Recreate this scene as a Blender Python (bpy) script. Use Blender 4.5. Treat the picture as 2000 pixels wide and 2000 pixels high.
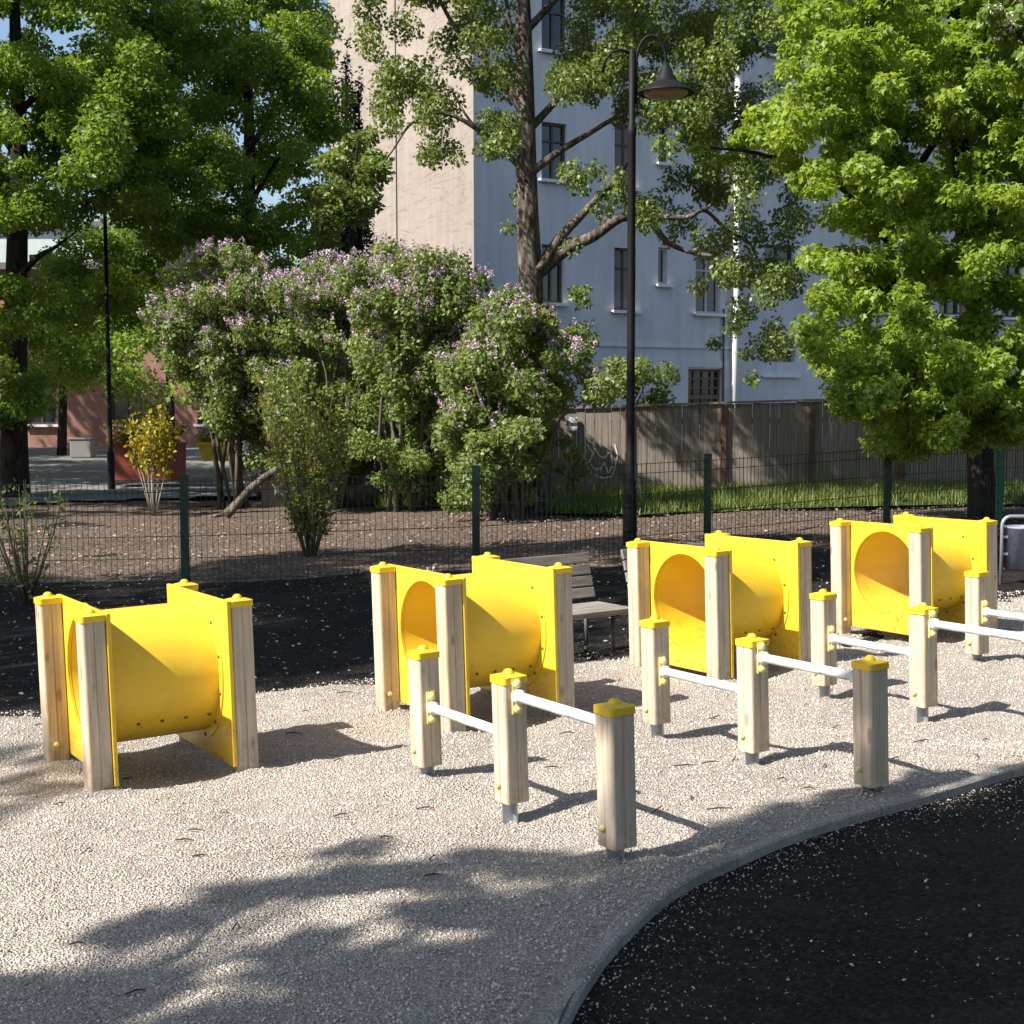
import bpy, math, random
import numpy as np
from mathutils import Vector, Matrix

# ------------------------------------------------------------------ camera, light, exposure
scene = bpy.context.scene
for o in list(bpy.data.objects):
    bpy.data.objects.remove(o)
C = scene.collection
PITCH = 0.078
CAMZ = 1.5
F = 2800.0                      # focal length in pixels of a 2000 px wide picture
cam = bpy.data.cameras.new('camera'); camo = bpy.data.objects.new('camera', cam); C.objects.link(camo)
camo.location = (0, 0, CAMZ); camo.rotation_euler = (math.pi/2 - PITCH, 0.002, 0)
cam.sensor_width = 36; cam.lens = 36*F/2000; cam.clip_start = 0.05; cam.clip_end = 3000
scene.camera = camo

SUN_AZ = math.radians(30.8)     # direction the shadows fall, from +x towards +y
SUN_EL = math.radians(44.5)
TO_SUN = Vector((-math.cos(SUN_AZ)*math.cos(SUN_EL), -math.sin(SUN_AZ)*math.cos(SUN_EL), math.sin(SUN_EL)))
world = bpy.data.worlds.new('World'); scene.world = world; world.use_nodes = True
wn = world.node_tree.nodes; wl = world.node_tree.links
sky = wn.new('ShaderNodeTexSky'); sky.sky_type = 'NISHITA'; sky.sun_disc = False
sky.sun_elevation = SUN_EL; sky.sun_rotation = math.atan2(TO_SUN.x, TO_SUN.y)
sky.air_density = 1.0; sky.dust_density = 1.2; sky.ozone_density = 1.2
wl.new(sky.outputs[0], wn['Background'].inputs[0]); wn['Background'].inputs[1].default_value = 0.085
sun = bpy.data.lights.new('sun', 'SUN'); sun.energy = 5.0; sun.angle = math.radians(0.53); sun.color = (1.0, 0.95, 0.86)
suno = bpy.data.objects.new('sun', sun); C.objects.link(suno)
suno.rotation_euler = (-TO_SUN).to_track_quat('-Z', 'Y').to_euler(); suno.location = (-20, -12, 25)
scene.view_settings.view_transform = 'Standard'; scene.view_settings.look = 'None'
scene.view_settings.exposure = 1.0; scene.view_settings.gamma = 1.0
scene.cycles.max_bounces = 8; scene.cycles.diffuse_bounces = 4; scene.cycles.transparent_max_bounces = 8
scene.cycles.use_denoising = True

# ------------------------------------------------------------------ helpers
rng = np.random.default_rng(7)
random.seed(7)
SX, SY = 0.0279, -0.0197
def gz(x, y):
    return SX*np.clip(x, -4, 5) + SY*(np.clip(y, 2, 11) - 6) + 0.0006
cp_, sp_ = math.cos(PITCH), math.sin(PITCH)
def ray(px, py):
    a, b = (px-1000)/F, (py-1000)/F
    return np.array([a, cp_ - b*sp_, -sp_ - b*cp_])
def at(px, py, Y):
    d = ray(px, py); return Vector((d[0]*Y/d[1], Y, CAMZ + d[2]*Y/d[1]))
def G(px, py, dz=0.0):
    d = ray(px, py); z = 0.0
    for _ in range(30):
        t = (z - CAMZ)/d[2]; x, y = d[0]*t, d[1]*t; z = float(gz(x, y)) + dz
    return Vector((x, y, z))
def topx(P):
    x, y, z = P[0], P[1], P[2]-CAMZ
    f = y*cp_ - z*sp_; dn = -y*sp_ - z*cp_
    return 1000+F*x/f, 1000+F*dn/f
def inpoly(x, y, poly):
    x = np.asarray(x, float); y = np.asarray(y, float); r = np.zeros(x.shape, bool); n = len(poly)
    for i in range(n):
        x0, y0 = poly[i]; x1, y1 = poly[(i+1) % n]
        c = ((y0 > y) != (y1 > y)) & (x < (x1-x0)*(y-y0)/((y1-y0) or 1e-9) + x0)
        r ^= c
    return r
def vnoise(x, y, seed=0):
    x = np.asarray(x, float); y = np.asarray(y, float)
    xi = np.floor(x).astype(np.int64); yi = np.floor(y).astype(np.int64); xf = x-xi; yf = y-yi
    def h(a, b):
        n = (a*374761393 + b*668265263 + seed*974634777) & 0x7fffffff
        n = ((n ^ (n >> 13))*1274126177) & 0x7fffffff
        return ((n ^ (n >> 16)) & 0xffff)/65535.0
    u = xf*xf*(3-2*xf); v = yf*yf*(3-2*yf)
    return (h(xi, yi)*(1-u)+h(xi+1, yi)*u)*(1-v) + (h(xi, yi+1)*(1-u)+h(xi+1, yi+1)*u)*v - 0.5

# --- materials
def mat(name, col=(0.5, 0.5, 0.5), rough=0.6, metal=0.0, spec=0.5):
    m = bpy.data.materials.new(name); m.use_nodes = True
    b = m.node_tree.nodes['Principled BSDF']
    b.inputs['Base Color'].default_value = (*col, 1); b.inputs['Roughness'].default_value = rough
    b.inputs['Metallic'].default_value = metal; b.inputs['Specular IOR Level'].default_value = spec
    return m
class NT:
    def __init__(s, m): s.m = m; s.t = m.node_tree; s.b = s.t.nodes['Principled BSDF']
    def n(s, t, **k):
        o = s.t.nodes.new(t)
        for a, v in k.items(): setattr(o, a, v)
        return o
    def l(s, a, b): s.t.links.new(a, b)
    def coord(s, scale=(1, 1, 1), rnd=False, kind='Object'):
        tc = s.n('ShaderNodeTexCoord'); mp = s.n('ShaderNodeMapping'); mp.inputs['Scale'].default_value = scale
        s.l(tc.outputs[kind], mp.inputs[0])
        if rnd:
            oi = s.n('ShaderNodeObjectInfo'); mu = s.n('ShaderNodeVectorMath', operation='SCALE')
            mu.inputs[0].default_value = (37, 19, 53); s.l(oi.outputs['Random'], mu.inputs['Scale']); s.l(mu.outputs[0], mp.inputs[1])
        return mp.outputs[0]
    def noise(s, co, scale, detail=3, rough=0.6, dist=0):
        o = s.n('ShaderNodeTexNoise'); o.inputs['Scale'].default_value = scale; o.inputs['Detail'].default_value = detail
        o.inputs['Roughness'].default_value = rough; o.inputs['Distortion'].default_value = dist; s.l(co, o.inputs['Vector']); return o.outputs['Fac']
    def vor(s, co, scale, out='Distance'):
        o = s.n('ShaderNodeTexVoronoi'); o.inputs['Scale'].default_value = scale; s.l(co, o.inputs['Vector']); return o.outputs[out]
    def ramp(s, fac, stops):
        o = s.n('ShaderNodeValToRGB'); e = o.color_ramp.elements
        while len(e) < len(stops): e.new(0.5)
        for i, (p, c) in enumerate(stops): e[i].position = p; e[i].color = (*c, 1) if len(c) == 3 else c
        s.l(fac, o.inputs[0]); return o.outputs[0]
    def mix(s, fac, a, b, mode='MIX'):
        o = s.n('ShaderNodeMix', data_type='RGBA', blend_type=mode)
        for i, v in ((0, fac), (6, a), (7, b)):
            if isinstance(v, (int, float)): o.inputs[i].default_value = v
            elif isinstance(v, tuple): o.inputs[i].default_value = (*v, 1)
            else: s.l(v, o.inputs[i])
        return o.outputs[2]
    def math(s, op, a, b=0.0):
        o = s.n('ShaderNodeMath', operation=op)
        for i, v in ((0, a), (1, b)):
            if isinstance(v, (int, float)): o.inputs[i].default_value = v
            else: s.l(v, o.inputs[i])
        return o.outputs[0]
    def color(s, c): s.l(c, s.b.inputs['Base Color'])
    def bump(s, h, strength=0.4, dist=0.01):
        o = s.n('ShaderNodeBump'); o.inputs['Strength'].default_value = strength; o.inputs['Distance'].default_value = dist
        s.l(h, o.inputs['Height']); s.l(o.outputs[0], s.b.inputs['Normal'])
    def attr(s, name='tint'):
        o = s.n('ShaderNodeAttribute'); o.attribute_name = name; return o.outputs['Fac']

M = {}
def m_ground(name, c0, c1, c2, fine, bs=0.6, bd=0.02, rough=0.95):
    m = mat(name, rough=rough, spec=0.15); t = NT(m); co = t.coord()
    big = t.noise(co, 0.7, 4, 0.6); v = t.vor(co, fine, 'Color'); sep = t.n('ShaderNodeSeparateColor'); t.l(v, sep.inputs[0])
    nf = t.noise(co, fine*0.5, 4, 0.7)
    base = t.ramp(sep.outputs[0], [(0.0, c0), (0.5, c1), (1.0, c2)])
    a = t.ramp(nf, [(0.3, (0.62, 0.62, 0.62)), (0.7, (1.12, 1.12, 1.12))]); b = t.ramp(big, [(0.3, (0.82, 0.82, 0.83)), (0.7, (1.08, 1.07, 1.05))])
    t.color(t.mix(1.0, t.mix(1.0, base, a, 'MULTIPLY'), b, 'MULTIPLY'))
    d = t.vor(co, fine); h = t.math('ADD', t.math('MULTIPLY', nf, 1.0), t.math('MULTIPLY', d, -0.8)); t.bump(h, bs, bd)
    return m
M['sand'] = m_ground('pale_gravel', (0.47, 0.405, 0.345), (0.59, 0.525, 0.46), (0.68, 0.62, 0.555), 125, 0.9, 0.025)
M['soil'] = m_ground('dark_asphalt', (0.010, 0.009, 0.0085), (0.019, 0.017, 0.016), (0.042, 0.038, 0.035), 70, 0.9, 0.03)
t = NT(M['soil']); old = t.b.inputs['Base Color'].links[0].from_socket; co = t.coord()
t.color(t.mix(t.math('MULTIPLY', t.ramp(t.noise(co, 1.7, 6, 0.7, 0.5), [(0.45, (0, 0, 0)), (0.72, (1, 1, 1))]), 0.55), old, (0.055, 0.044, 0.036)))
M['mulch'] = m_ground('bark_mulch', (0.085, 0.058, 0.044), (0.14, 0.10, 0.078), (0.21, 0.16, 0.128), 34, 0.8, 0.03)
M['path'] = m_ground('grey_asphalt', (0.13, 0.13, 0.135), (0.20, 0.195, 0.19), (0.27, 0.265, 0.26), 40, 0.3, 0.01)
M['turf'] = m_ground('turf_soil', (0.03, 0.05, 0.015), (0.05, 0.08, 0.02), (0.10, 0.11, 0.05), 14, 0.8, 0.05)
m = M['kerb'] = mat('weathered_concrete', rough=0.9, spec=0.2); t = NT(m); co = t.coord()
t.color(t.mix(1.0, t.ramp(t.noise(co, 5, 6, 0.7), [(0.3, (0.21, 0.195, 0.175)), (0.7, (0.40, 0.375, 0.345))]), t.ramp(t.noise(co, 90, 3, 0.7), [(0.3, (0.6, 0.6, 0.6)), (0.7, (1.1, 1.1, 1.1))]), 'MULTIPLY'))
t.bump(t.noise(co, 70, 4, 0.7), 0.5, 0.006)
def m_wood(name, a, b, c, zs=1.2, rough=0.75, rnd=True, ax=2):
    m = mat(name, rough=rough, spec=0.25); t = NT(m); s = [22, 22, 22]; s[ax] = zs; co = t.coord(tuple(s), rnd)
    n1 = t.noise(co, 1.6, 5, 0.65, 0.4); s2 = [90, 90, 90]; s2[ax] = zs*2.5; co2 = t.coord(tuple(s2), rnd); n2 = t.noise(co2, 1.5, 3, 0.6)
    col = t.ramp(n1, [(0.28, a), (0.5, b), (0.72, c)])
    t.color(t.mix(1.0, col, t.ramp(n2, [(0.3, (0.78, 0.76, 0.73)), (0.65, (1.06, 1.06, 1.06))]), 'MULTIPLY'))
    t.bump(t.math('ADD', n1, n2), 0.35, 0.004); return m
def m_post(*a):
    m = m_wood(*a); t = NT(m); old = t.b.inputs['Base Color'].links[0].from_socket; tc = t.n('ShaderNodeTexCoord'); sp = t.n('ShaderNodeSeparateXYZ'); t.l(tc.outputs['Object'], sp.inputs[0])
    co = t.coord((1, 1, 1), True); f = t.mix(1.0, t.ramp(sp.outputs[2], [(0.02, (1, 1, 1)), (0.20, (0, 0, 0))]), t.ramp(t.noise(co, 22, 5, 0.75), [(0.38, (0, 0, 0)), (0.6, (1, 1, 1))]), 'MULTIPLY')
    kn = t.ramp(t.vor(t.coord((11, 11, 4.5), True), 1.0), [(0.10, (1, 1, 1)), (0.17, (0, 0, 0))]); gr = t.ramp(t.noise(co, 3.5, 4, 0.6), [(0.45, (0, 0, 0)), (0.7, (1, 1, 1))])
    c = t.mix(t.math('MULTIPLY', gr, 0.6), old, (0.38, 0.35, 0.31)); c = t.mix(t.math('MULTIPLY', kn, 0.6), c, (0.20, 0.11, 0.06)); t.color(t.mix(t.math('MULTIPLY', f, 0.6), c, (0.22, 0.18, 0.145))); return m
M['post'] = m_post('pale_pine', (0.42, 0.31, 0.20), (0.58, 0.47, 0.34), (0.66, 0.57, 0.45))
M['bench'] = m_wood('grey_weathered_wood', (0.13, 0.12, 0.11), (0.23, 0.21, 0.19), (0.33, 0.31, 0.28), 2.0, 0.85, True, 0)
M['board'] = m_wood('fence_board', (0.14, 0.115, 0.098), (0.235, 0.20, 0.172), (0.33, 0.29, 0.255), 0.8, 0.9)
M['board_post'] = m_wood('brown_fence_post', (0.09, 0.05, 0.035), (0.14, 0.08, 0.06), (0.2, 0.12, 0.09), 0.8, 0.9)
# yellow plastic with scuffs
m = M['yellow'] = mat('yellow_plastic', (0.78, 0.50, 0.012), 0.36, 0, 0.45); t = NT(m); co = t.coord((1, 1, 1), True)
sc = t.ramp(t.noise(co, 9, 6, 0.75, 0.6), [(0.49, (0, 0, 0)), (0.63, (1, 1, 1))])
fi = t.ramp(t.noise(co, 90, 3, 0.8), [(0.40, (0, 0, 0)), (0.6, (1, 1, 1))])
tc = t.n('ShaderNodeTexCoord'); sp = t.n('ShaderNodeSeparateXYZ'); t.l(tc.outputs['Object'], sp.inputs[0])
low = t.ramp(sp.outputs[2], [(0.05, (1, 1, 1)), (0.34, (0.12, 0.12, 0.12))])
mask = t.mix(1.0, t.mix(1.0, sc, fi, 'MULTIPLY'), low, 'MULTIPLY')
cl = t.ramp(t.noise(co, 2.2, 3, 0.5), [(0.3, (0.74, 0.475, 0.022)), (0.7, (0.82, 0.55, 0.034))])
spl = t.mix(1.0, t.ramp(t.noise(co, 38, 5, 0.8), [(0.46, (0, 0, 0)), (0.62, (1, 1, 1))]), t.ramp(sp.outputs[2], [(0.03, (1, 1, 1)), (0.22, (0, 0, 0))]), 'MULTIPLY')
oi = t.n('ShaderNodeObjectInfo'); cl = t.mix(t.math('MULTIPLY', oi.outputs['Random'], 0.25), cl, (0.80, 0.60, 0.10))
cl = t.mix(t.math('MULTIPLY', spl, 0.45), cl, (0.33, 0.25, 0.16))
scr = t.ramp(t.noise(t.coord((3, 3, 40), True), 6, 2, 0.5, 0.3), [(0.66, (0, 0, 0)), (0.70, (1, 1, 1))]); cl = t.mix(t.math('MULTIPLY', scr, 0.18), cl, (0.9, 0.8, 0.4))
t.color(t.mix(t.math('MULTIPLY', mask, 0.95), cl, (0.13, 0.075, 0.02)))
t.l(t.ramp(t.noise(co, 30, 4, 0.7), [(0.3, (0.28, 0.28, 0.28)), (0.7, (0.48, 0.48, 0.48))]), t.b.inputs['Roughness'])
t.bump(t.noise(co, 14, 3, 0.5), 0.06, 0.01)
M['cap'] = mat('yellow_cap_plastic', (0.78, 0.51, 0.025), 0.4)
M['boltcap'] = mat('cream_yellow_plastic', (0.72, 0.56, 0.20), 0.4)
M['screw'] = mat('dark_screw', (0.16, 0.12, 0.03), 0.5)
m = M['rail'] = mat('white_powder_coat', (0.78, 0.79, 0.80), 0.35); t = NT(m); co = t.coord()
t.color(t.ramp(t.noise(co, 14, 5, 0.7), [(0.30, (0.30, 0.30, 0.30)), (0.42, (0.62, 0.63, 0.64)), (0.6, (0.78, 0.79, 0.80))]))
M['steel'] = mat('galvanised_steel', (0.42, 0.45, 0.47), 0.45, 0.7)
M['darksteel'] = mat('dull_dark_steel', (0.07, 0.07, 0.072), 0.6, 0.3)
M['black'] = mat('black_paint', (0.009, 0.009, 0.010), 0.6, 0, 0.2)
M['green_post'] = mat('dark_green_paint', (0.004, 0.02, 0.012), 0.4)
M['green_lit'] = mat('sunlit_green_paint', (0.010, 0.16, 0.085), 0.35)  # brighter copy of the post green, sunlight put into the colour
M['wire'] = mat('dark_green_wire', (0.006, 0.03, 0.018), 0.6)
M['bin'] = mat('blue_grey_bin', (0.25, 0.27, 0.36), 0.55)
t = NT(M['bin']); co = t.coord(); t.color(t.ramp(t.noise(co, 12, 5, 0.7), [(0.3, (0.16, 0.175, 0.24)), (0.7, (0.30, 0.32, 0.42))]))
def m_leaf(name, c0, c1, c2, trans=0.38, tcol=None, rough=0.45):
    m = mat(name, rough=rough, spec=0.4); t = NT(m); col = t.ramp(t.attr(), [(0.0, c0), (0.5, c1), (1.0, c2)]); t.color(col)
    tr = t.n('ShaderNodeBsdfTranslucent'); mx = t.n('ShaderNodeMixShader'); mx.inputs[0].default_value = trans
    gm = t.mix(1.0, col, tcol or (1.5, 1.35, 0.55), 'MULTIPLY'); t.l(gm, tr.inputs[0])
    out = [n for n in t.t.nodes if n.type == 'OUTPUT_MATERIAL'][0]
    t.l(t.b.outputs[0], mx.inputs[1]); t.l(tr.outputs[0], mx.inputs[2]); t.l(mx.outputs[0], out.inputs[0]); return m
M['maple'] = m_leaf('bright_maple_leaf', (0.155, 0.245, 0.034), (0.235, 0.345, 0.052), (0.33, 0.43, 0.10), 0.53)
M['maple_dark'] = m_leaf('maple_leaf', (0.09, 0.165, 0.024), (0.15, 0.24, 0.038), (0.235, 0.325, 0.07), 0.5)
M['birch'] = m_leaf('small_tree_leaf', (0.085, 0.13, 0.03), (0.14, 0.195, 0.045), (0.22, 0.27, 0.08), 0.33)
M['lilac'] = m_leaf('lilac_leaf', (0.105, 0.155, 0.05), (0.17, 0.235, 0.075), (0.26, 0.32, 0.125), 0.45)
M['shrub'] = m_leaf('olive_shrub_leaf', (0.09, 0.12, 0.022), (0.16, 0.185, 0.035), (0.28, 0.27, 0.05), 0.3)
M['gold'] = m_leaf('golden_shrub_leaf', (0.16, 0.15, 0.01), (0.30, 0.26, 0.015), (0.42, 0.34, 0.02), 0.3)
M['shadow_leaf'] = m_leaf('wall_shadow_leaf', (0.010, 0.022, 0.008), (0.02, 0.04, 0.012), (0.035, 0.06, 0.018), 0.12)  # shadow tone put into the leaf colour
M['blossom'] = m_leaf('lilac_blossom', (0.34, 0.225, 0.32), (0.46, 0.33, 0.42), (0.58, 0.46, 0.53), 0.2, (1, 1, 1))
M['white_bloom'] = m_leaf('white_blossom', (0.55, 0.50, 0.46), (0.68, 0.62, 0.56), (0.78, 0.73, 0.66), 0.2, (1, 1, 1))
M['red_bloom'] = m_leaf('red_blossom', (0.30, 0.02, 0.02), (0.5, 0.04, 0.05), (0.6, 0.15, 0.2), 0.2, (1, 1, 1))
M['blue_bloom'] = m_leaf('blue_blossom', (0.06, 0.04, 0.35), (0.10, 0.08, 0.5), (0.3, 0.28, 0.6), 0.2, (1, 1, 1))
M['grass'] = m_leaf('grass_blade', (0.08, 0.12, 0.025), (0.13, 0.19, 0.035), (0.27, 0.28, 0.09), 0.35)
M['petal'] = m_leaf('pale_petal', (0.16, 0.16, 0.15), (0.40, 0.40, 0.38), (0.70, 0.69, 0.66), 0.15, (1, 1, 1))
M['litter'] = m_leaf('wood_chip', (0.10, 0.07, 0.055), (0.21, 0.155, 0.125), (0.42, 0.35, 0.30), 0.05, (1, 1, 1))
M['pebble'] = m_leaf('gravel_stone', (0.36, 0.30, 0.25), (0.57, 0.505, 0.44), (0.66, 0.60, 0.535), 0.0, (1, 1, 1), 0.85)
M['twig'] = mat('dry_twig', (0.06, 0.04, 0.03), 0.9)
m = M['bark'] = mat('grey_bark', rough=0.95, spec=0.1); t = NT(m); co = t.coord((9, 9, 3)); n1 = t.noise(co, 1.4, 6, 0.75, 0.5); v = t.vor(co, 1.6)
t.color(t.mix(1.0, t.ramp(n1, [(0.35, (0.035, 0.03, 0.025)), (0.52, (0.12, 0.10, 0.085)), (0.7, (0.30, 0.27, 0.23))]), t.ramp(v, [(0.1, (0.6, 0.6, 0.6)), (0.6, (1.1, 1.1, 1.1))]), 'MULTIPLY')); t.bump(t.math('ADD', n1, v), 0.9, 0.03)
m = M['bark_dark'] = mat('dark_bark', rough=0.95, spec=0.1); t = NT(m); co = t.coord((10, 10, 2.5)); n1 = t.noise(co, 1.4, 6, 0.75, 0.5)
t.color(t.ramp(n1, [(0.35, (0.014, 0.012, 0.010)), (0.65, (0.055, 0.046, 0.038))])); t.bump(n1, 0.9, 0.03)
m = M['stem'] = mat('shrub_stem', (0.10, 0.08, 0.06), 0.9)
M['palestem'] = mat('pale_stem', (0.36, 0.31, 0.25), 0.9)
def m_plaster(name, a, b, c, wavy_lines=False):
    m = mat(name, rough=0.92, spec=0.15); t = NT(m); co = t.coord()
    n1 = t.noise(co, 0.35, 5, 0.65); n2 = t.noise(t.coord((3, 3, 0.35)), 1.2, 4, 0.6)
    col = t.mix(0.5, t.ramp(n1, [(0.3, a), (0.5, b), (0.7, c)]), t.ramp(n2, [(0.3, a), (0.5, b), (0.7, c)]))
    if wavy_lines:
        w = t.noise(t.coord((0.25, 0.25, 1.6)), 1.4, 5, 0.6, 1.2); k = t.ramp(w, [(0.485, (1, 1, 1)), (0.5, (0.72, 0.66, 0.62)), (0.515, (1, 1, 1))])  # thin wavy lines, darker than the plaster around them
        col = t.mix(1.0, col, k, 'MULTIPLY')
    t.color(col); t.bump(t.noise(co, 30, 4, 0.7), 0.25, 0.01); return m
M['beige'] = m_plaster('beige_plaster', (0.25, 0.21, 0.185), (0.30, 0.255, 0.225), (0.345, 0.295, 0.26), True)
M['bluewall'] = m_plaster('blue_grey_plaster', (0.47, 0.475, 0.49), (0.60, 0.605, 0.62), (0.68, 0.685, 0.695))
M['pink'] = m_plaster('pink_brick', (0.22, 0.11, 0.09), (0.30, 0.16, 0.13), (0.36, 0.21, 0.17))
M['palewall'] = m_plaster('pale_green_plaster', (0.42, 0.48, 0.47), (0.5, 0.55, 0.54), (0.58, 0.62, 0.6))
M['ledge'] = mat('white_sill', (0.72, 0.72, 0.72), 0.6)
M['frame'] = mat('dark_window_frame', (0.05, 0.045, 0.04), 0.5)
M['wframe'] = mat('pale_window_frame', (0.42, 0.42, 0.42), 0.5)
M['brownframe'] = mat('brown_lattice', (0.16, 0.11, 0.075), 0.7)
M['blind'] = mat('beige_blind', (0.20, 0.17, 0.15), 0.8)
M['glass'] = mat('window_glass', (0.015, 0.02, 0.025), 0.08, 0, 0.8)
M['pipe'] = mat('white_downpipe', (0.80, 0.80, 0.78), 0.45)
M['roof'] = mat('grey_sheet_roof', (0.12, 0.12, 0.125), 0.6)
M['terracotta'] = mat('red_brown_planter', (0.20, 0.04, 0.02), 0.75); M['yplanter'] = mat('yellow_planter', (0.60, 0.40, 0.03), 0.7)
M['stone'] = mat('grey_stone', (0.20, 0.20, 0.19), 0.9); M['lens'] = mat('amber_lamp_glass', (0.34, 0.22, 0.12), 0.25)
M['plate'] = mat('white_plate', (0.62, 0.65, 0.68), 0.5); M['dplate'] = mat('dark_print', (0.05, 0.07, 0.08), 0.5)
M['chalk'] = mat('white_spray_paint', (0.68, 0.65, 0.63), 0.8)

# --- mesh building
class MB:
    def __init__(s): s.v = []; s.f = []
    def add(s, v, f):
        k = len(s.v); s.v += [tuple(p) for p in v]; s.f += [tuple(i+k for i in q) for q in f]; return s
    def box(s, c, d, M3=None, taper=1.0):
        x, y, z = d[0]/2, d[1]/2, d[2]/2
        vs = [Vector((a*x*(taper if e > 0 else 1), b*y*(taper if e > 0 else 1), e*z)) for e in (-1, 1) for a, b in ((-1, -1), (1, -1), (1, 1), (-1, 1))]
        if M3 is not None: vs = [M3 @ v for v in vs]
        vs = [v + Vector(c) for v in vs]
        return s.add(vs, [(3, 2, 1, 0), (4, 5, 6, 7), (0, 1, 5, 4), (1, 2, 6, 5), (2, 3, 7, 6), (3, 0, 4, 7)])
    def tube(s, pts, rad, seg=10, caps=True):
        pts = [Vector(p) for p in pts]; n = len(pts)
        if not hasattr(rad, '__len__'): rad = [rad]*n
        up = Vector((0.123, 0.31, 0.94)); vs = []; 
        for i, p in enumerate(pts):
            d = (pts[min(i+1, n-1)] - pts[max(i-1, 0)]).normalized()
            a = d.cross(up)
            if a.length < 0.1: a = d.cross(Vector((1, 0, 0)))
            a.normalize(); b = d.cross(a).normalized()
            for k in range(seg):
                th = 2*math.pi*k/seg; vs.append(p + (a*math.cos(th) + b*math.sin(th))*rad[i])
        fs = [(i*seg+k, i*seg+(k+1) % seg, (i+1)*seg+(k+1) % seg, (i+1)*seg+k) for i in range(n-1) for k in range(seg)]
        if caps: fs += [tuple(range(seg))[::-1], tuple(range((n-1)*seg, n*seg))]
        return s.add(vs, [f[::-1] for f in fs])
    def lathe(s, prof, c=(0, 0, 0), seg=24, M3=None):
        vs = []; 
        for r, z in prof:
            for k in range(seg):
                th = 2*math.pi*k/seg; v = Vector((r*math.cos(th), r*math.sin(th), z))
                if M3 is not None: v = M3 @ v
                vs.append(v + Vector(c))
        n = len(prof); fs = [(i*seg+k, i*seg+(k+1) % seg, (i+1)*seg+(k+1) % seg, (i+1)*seg+k) for i in range(n-1) for k in range(seg)]
        return s.add(vs, fs)
    def prism(s, sec, z0, z1, M3=None, c=(0, 0, 0), top=1.0):
        n = len(sec); vs = [Vector((x, y, z0)) for x, y in sec] + [Vector((x*top, y*top, z1)) for x, y in sec]
        if M3 is not None: vs = [M3 @ v for v in vs]
        vs = [v + Vector(c) for v in vs]
        return s.add(vs, [tuple(range(n))[::-1], tuple(range(n, 2*n))] + [(i, (i+1) % n, n+(i+1) % n, n+i) for i in range(n)])
    def mesh(s, name, m, smooth=False, off=None):
        me = bpy.data.meshes.new(name)
        v = s.v if off is None else [(a-off[0], b-off[1], c-off[2]) for a, b, c in s.v]
        me.from_pydata(v, [], s.f); me.materials.append(m)
        if smooth: me.polygons.foreach_set('use_smooth', [True]*len(me.polygons))
        me.update(); return me
    def build(s, name, m, parent=None, smooth=False, world=True):
        off = parent_world(parent) if (parent is not None and world) else None
        return link(name, s.mesh(name, m, smooth, off), parent)
def parent_world(o):
    p = Vector((0, 0, 0))
    while o is not None: p = p + o.location; o = o.parent
    return p
def link(name, me, parent=None):
    o = bpy.data.objects.new(name, me); C.objects.link(o)
    if parent is not None: o.parent = parent
    return o
def tag(o, label=None, cat=None, group=None, kind=None):
    for k, v in (('label', label), ('category', cat), ('group', group), ('kind', kind)):
        if v: o[k] = v
    return o
def thing(name, loc, label, cat, group=None, mw=None):
    o = bpy.data.objects.new(name, None); C.objects.link(o); o.empty_display_size = 0.2
    if mw is not None: o.matrix_world = mw
    else: o.location = loc
    return tag(o, label, cat, group)
def copy_tree(o, parent=None):
    c = o.copy(); C.objects.link(c); c.parent = parent
    for ch in list(o.children): copy_tree(ch, c)
    return c
def raw_mesh(name, V, T, m, tint=None, parent=None, smooth=False):
    off = np.array(parent_world(parent)) if parent is not None else 0
    V = np.asarray(V, np.float32) - off; T = np.asarray(T, np.int32); k = T.shape[1]
    me = bpy.data.meshes.new(name); me.vertices.add(len(V)); me.vertices.foreach_set('co', V.astype(np.float32).ravel())
    me.loops.add(T.size); me.loops.foreach_set('vertex_index', T.ravel()); me.polygons.add(len(T))
    me.polygons.foreach_set('loop_start', np.arange(0, T.size, k, dtype=np.int32))
    if tint is not None:
        a = me.attributes.new('tint', 'FLOAT', 'POINT'); a.data.foreach_set('value', np.asarray(tint, np.float32))
    me.materials.append(m); me.update(calc_edges=True)
    if smooth: me.polygons.foreach_set('use_smooth', np.ones(len(T), bool))
    return link(name, me, parent)
LEAF = {'diamond': ([(0, 0, 0), (-.34, .45, .10), (0, 1, 0), (.34, .45, .10)], [(0, 2, 1), (0, 3, 2)]),
        'tri': ([(0, 0, 0), (-.46, .42, .03), (-.18, .52, .10), (0, 1, -.05), (.18, .52, .10), (.46, .42, .03)], [(0, 2, 1), (0, 3, 2), (0, 4, 3), (0, 5, 4)]),
        'lobed': ([(0, 0, 0), (-.42, .12, .05), (-.30, .38, .10), (-.50, .68, .02), (-.17, .68, .08), (0, 1.05, -.06), (.17, .68, .08), (.50, .68, .02), (.30, .38, .10), (.42, .12, .05), (0, .35, .0)],
                  [(10, i+1, i) for i in range(9)] + [(10, 0, 9)])}
def nrm(a): return a/np.maximum(np.linalg.norm(a, axis=1, keepdims=True), 1e-9)
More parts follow.
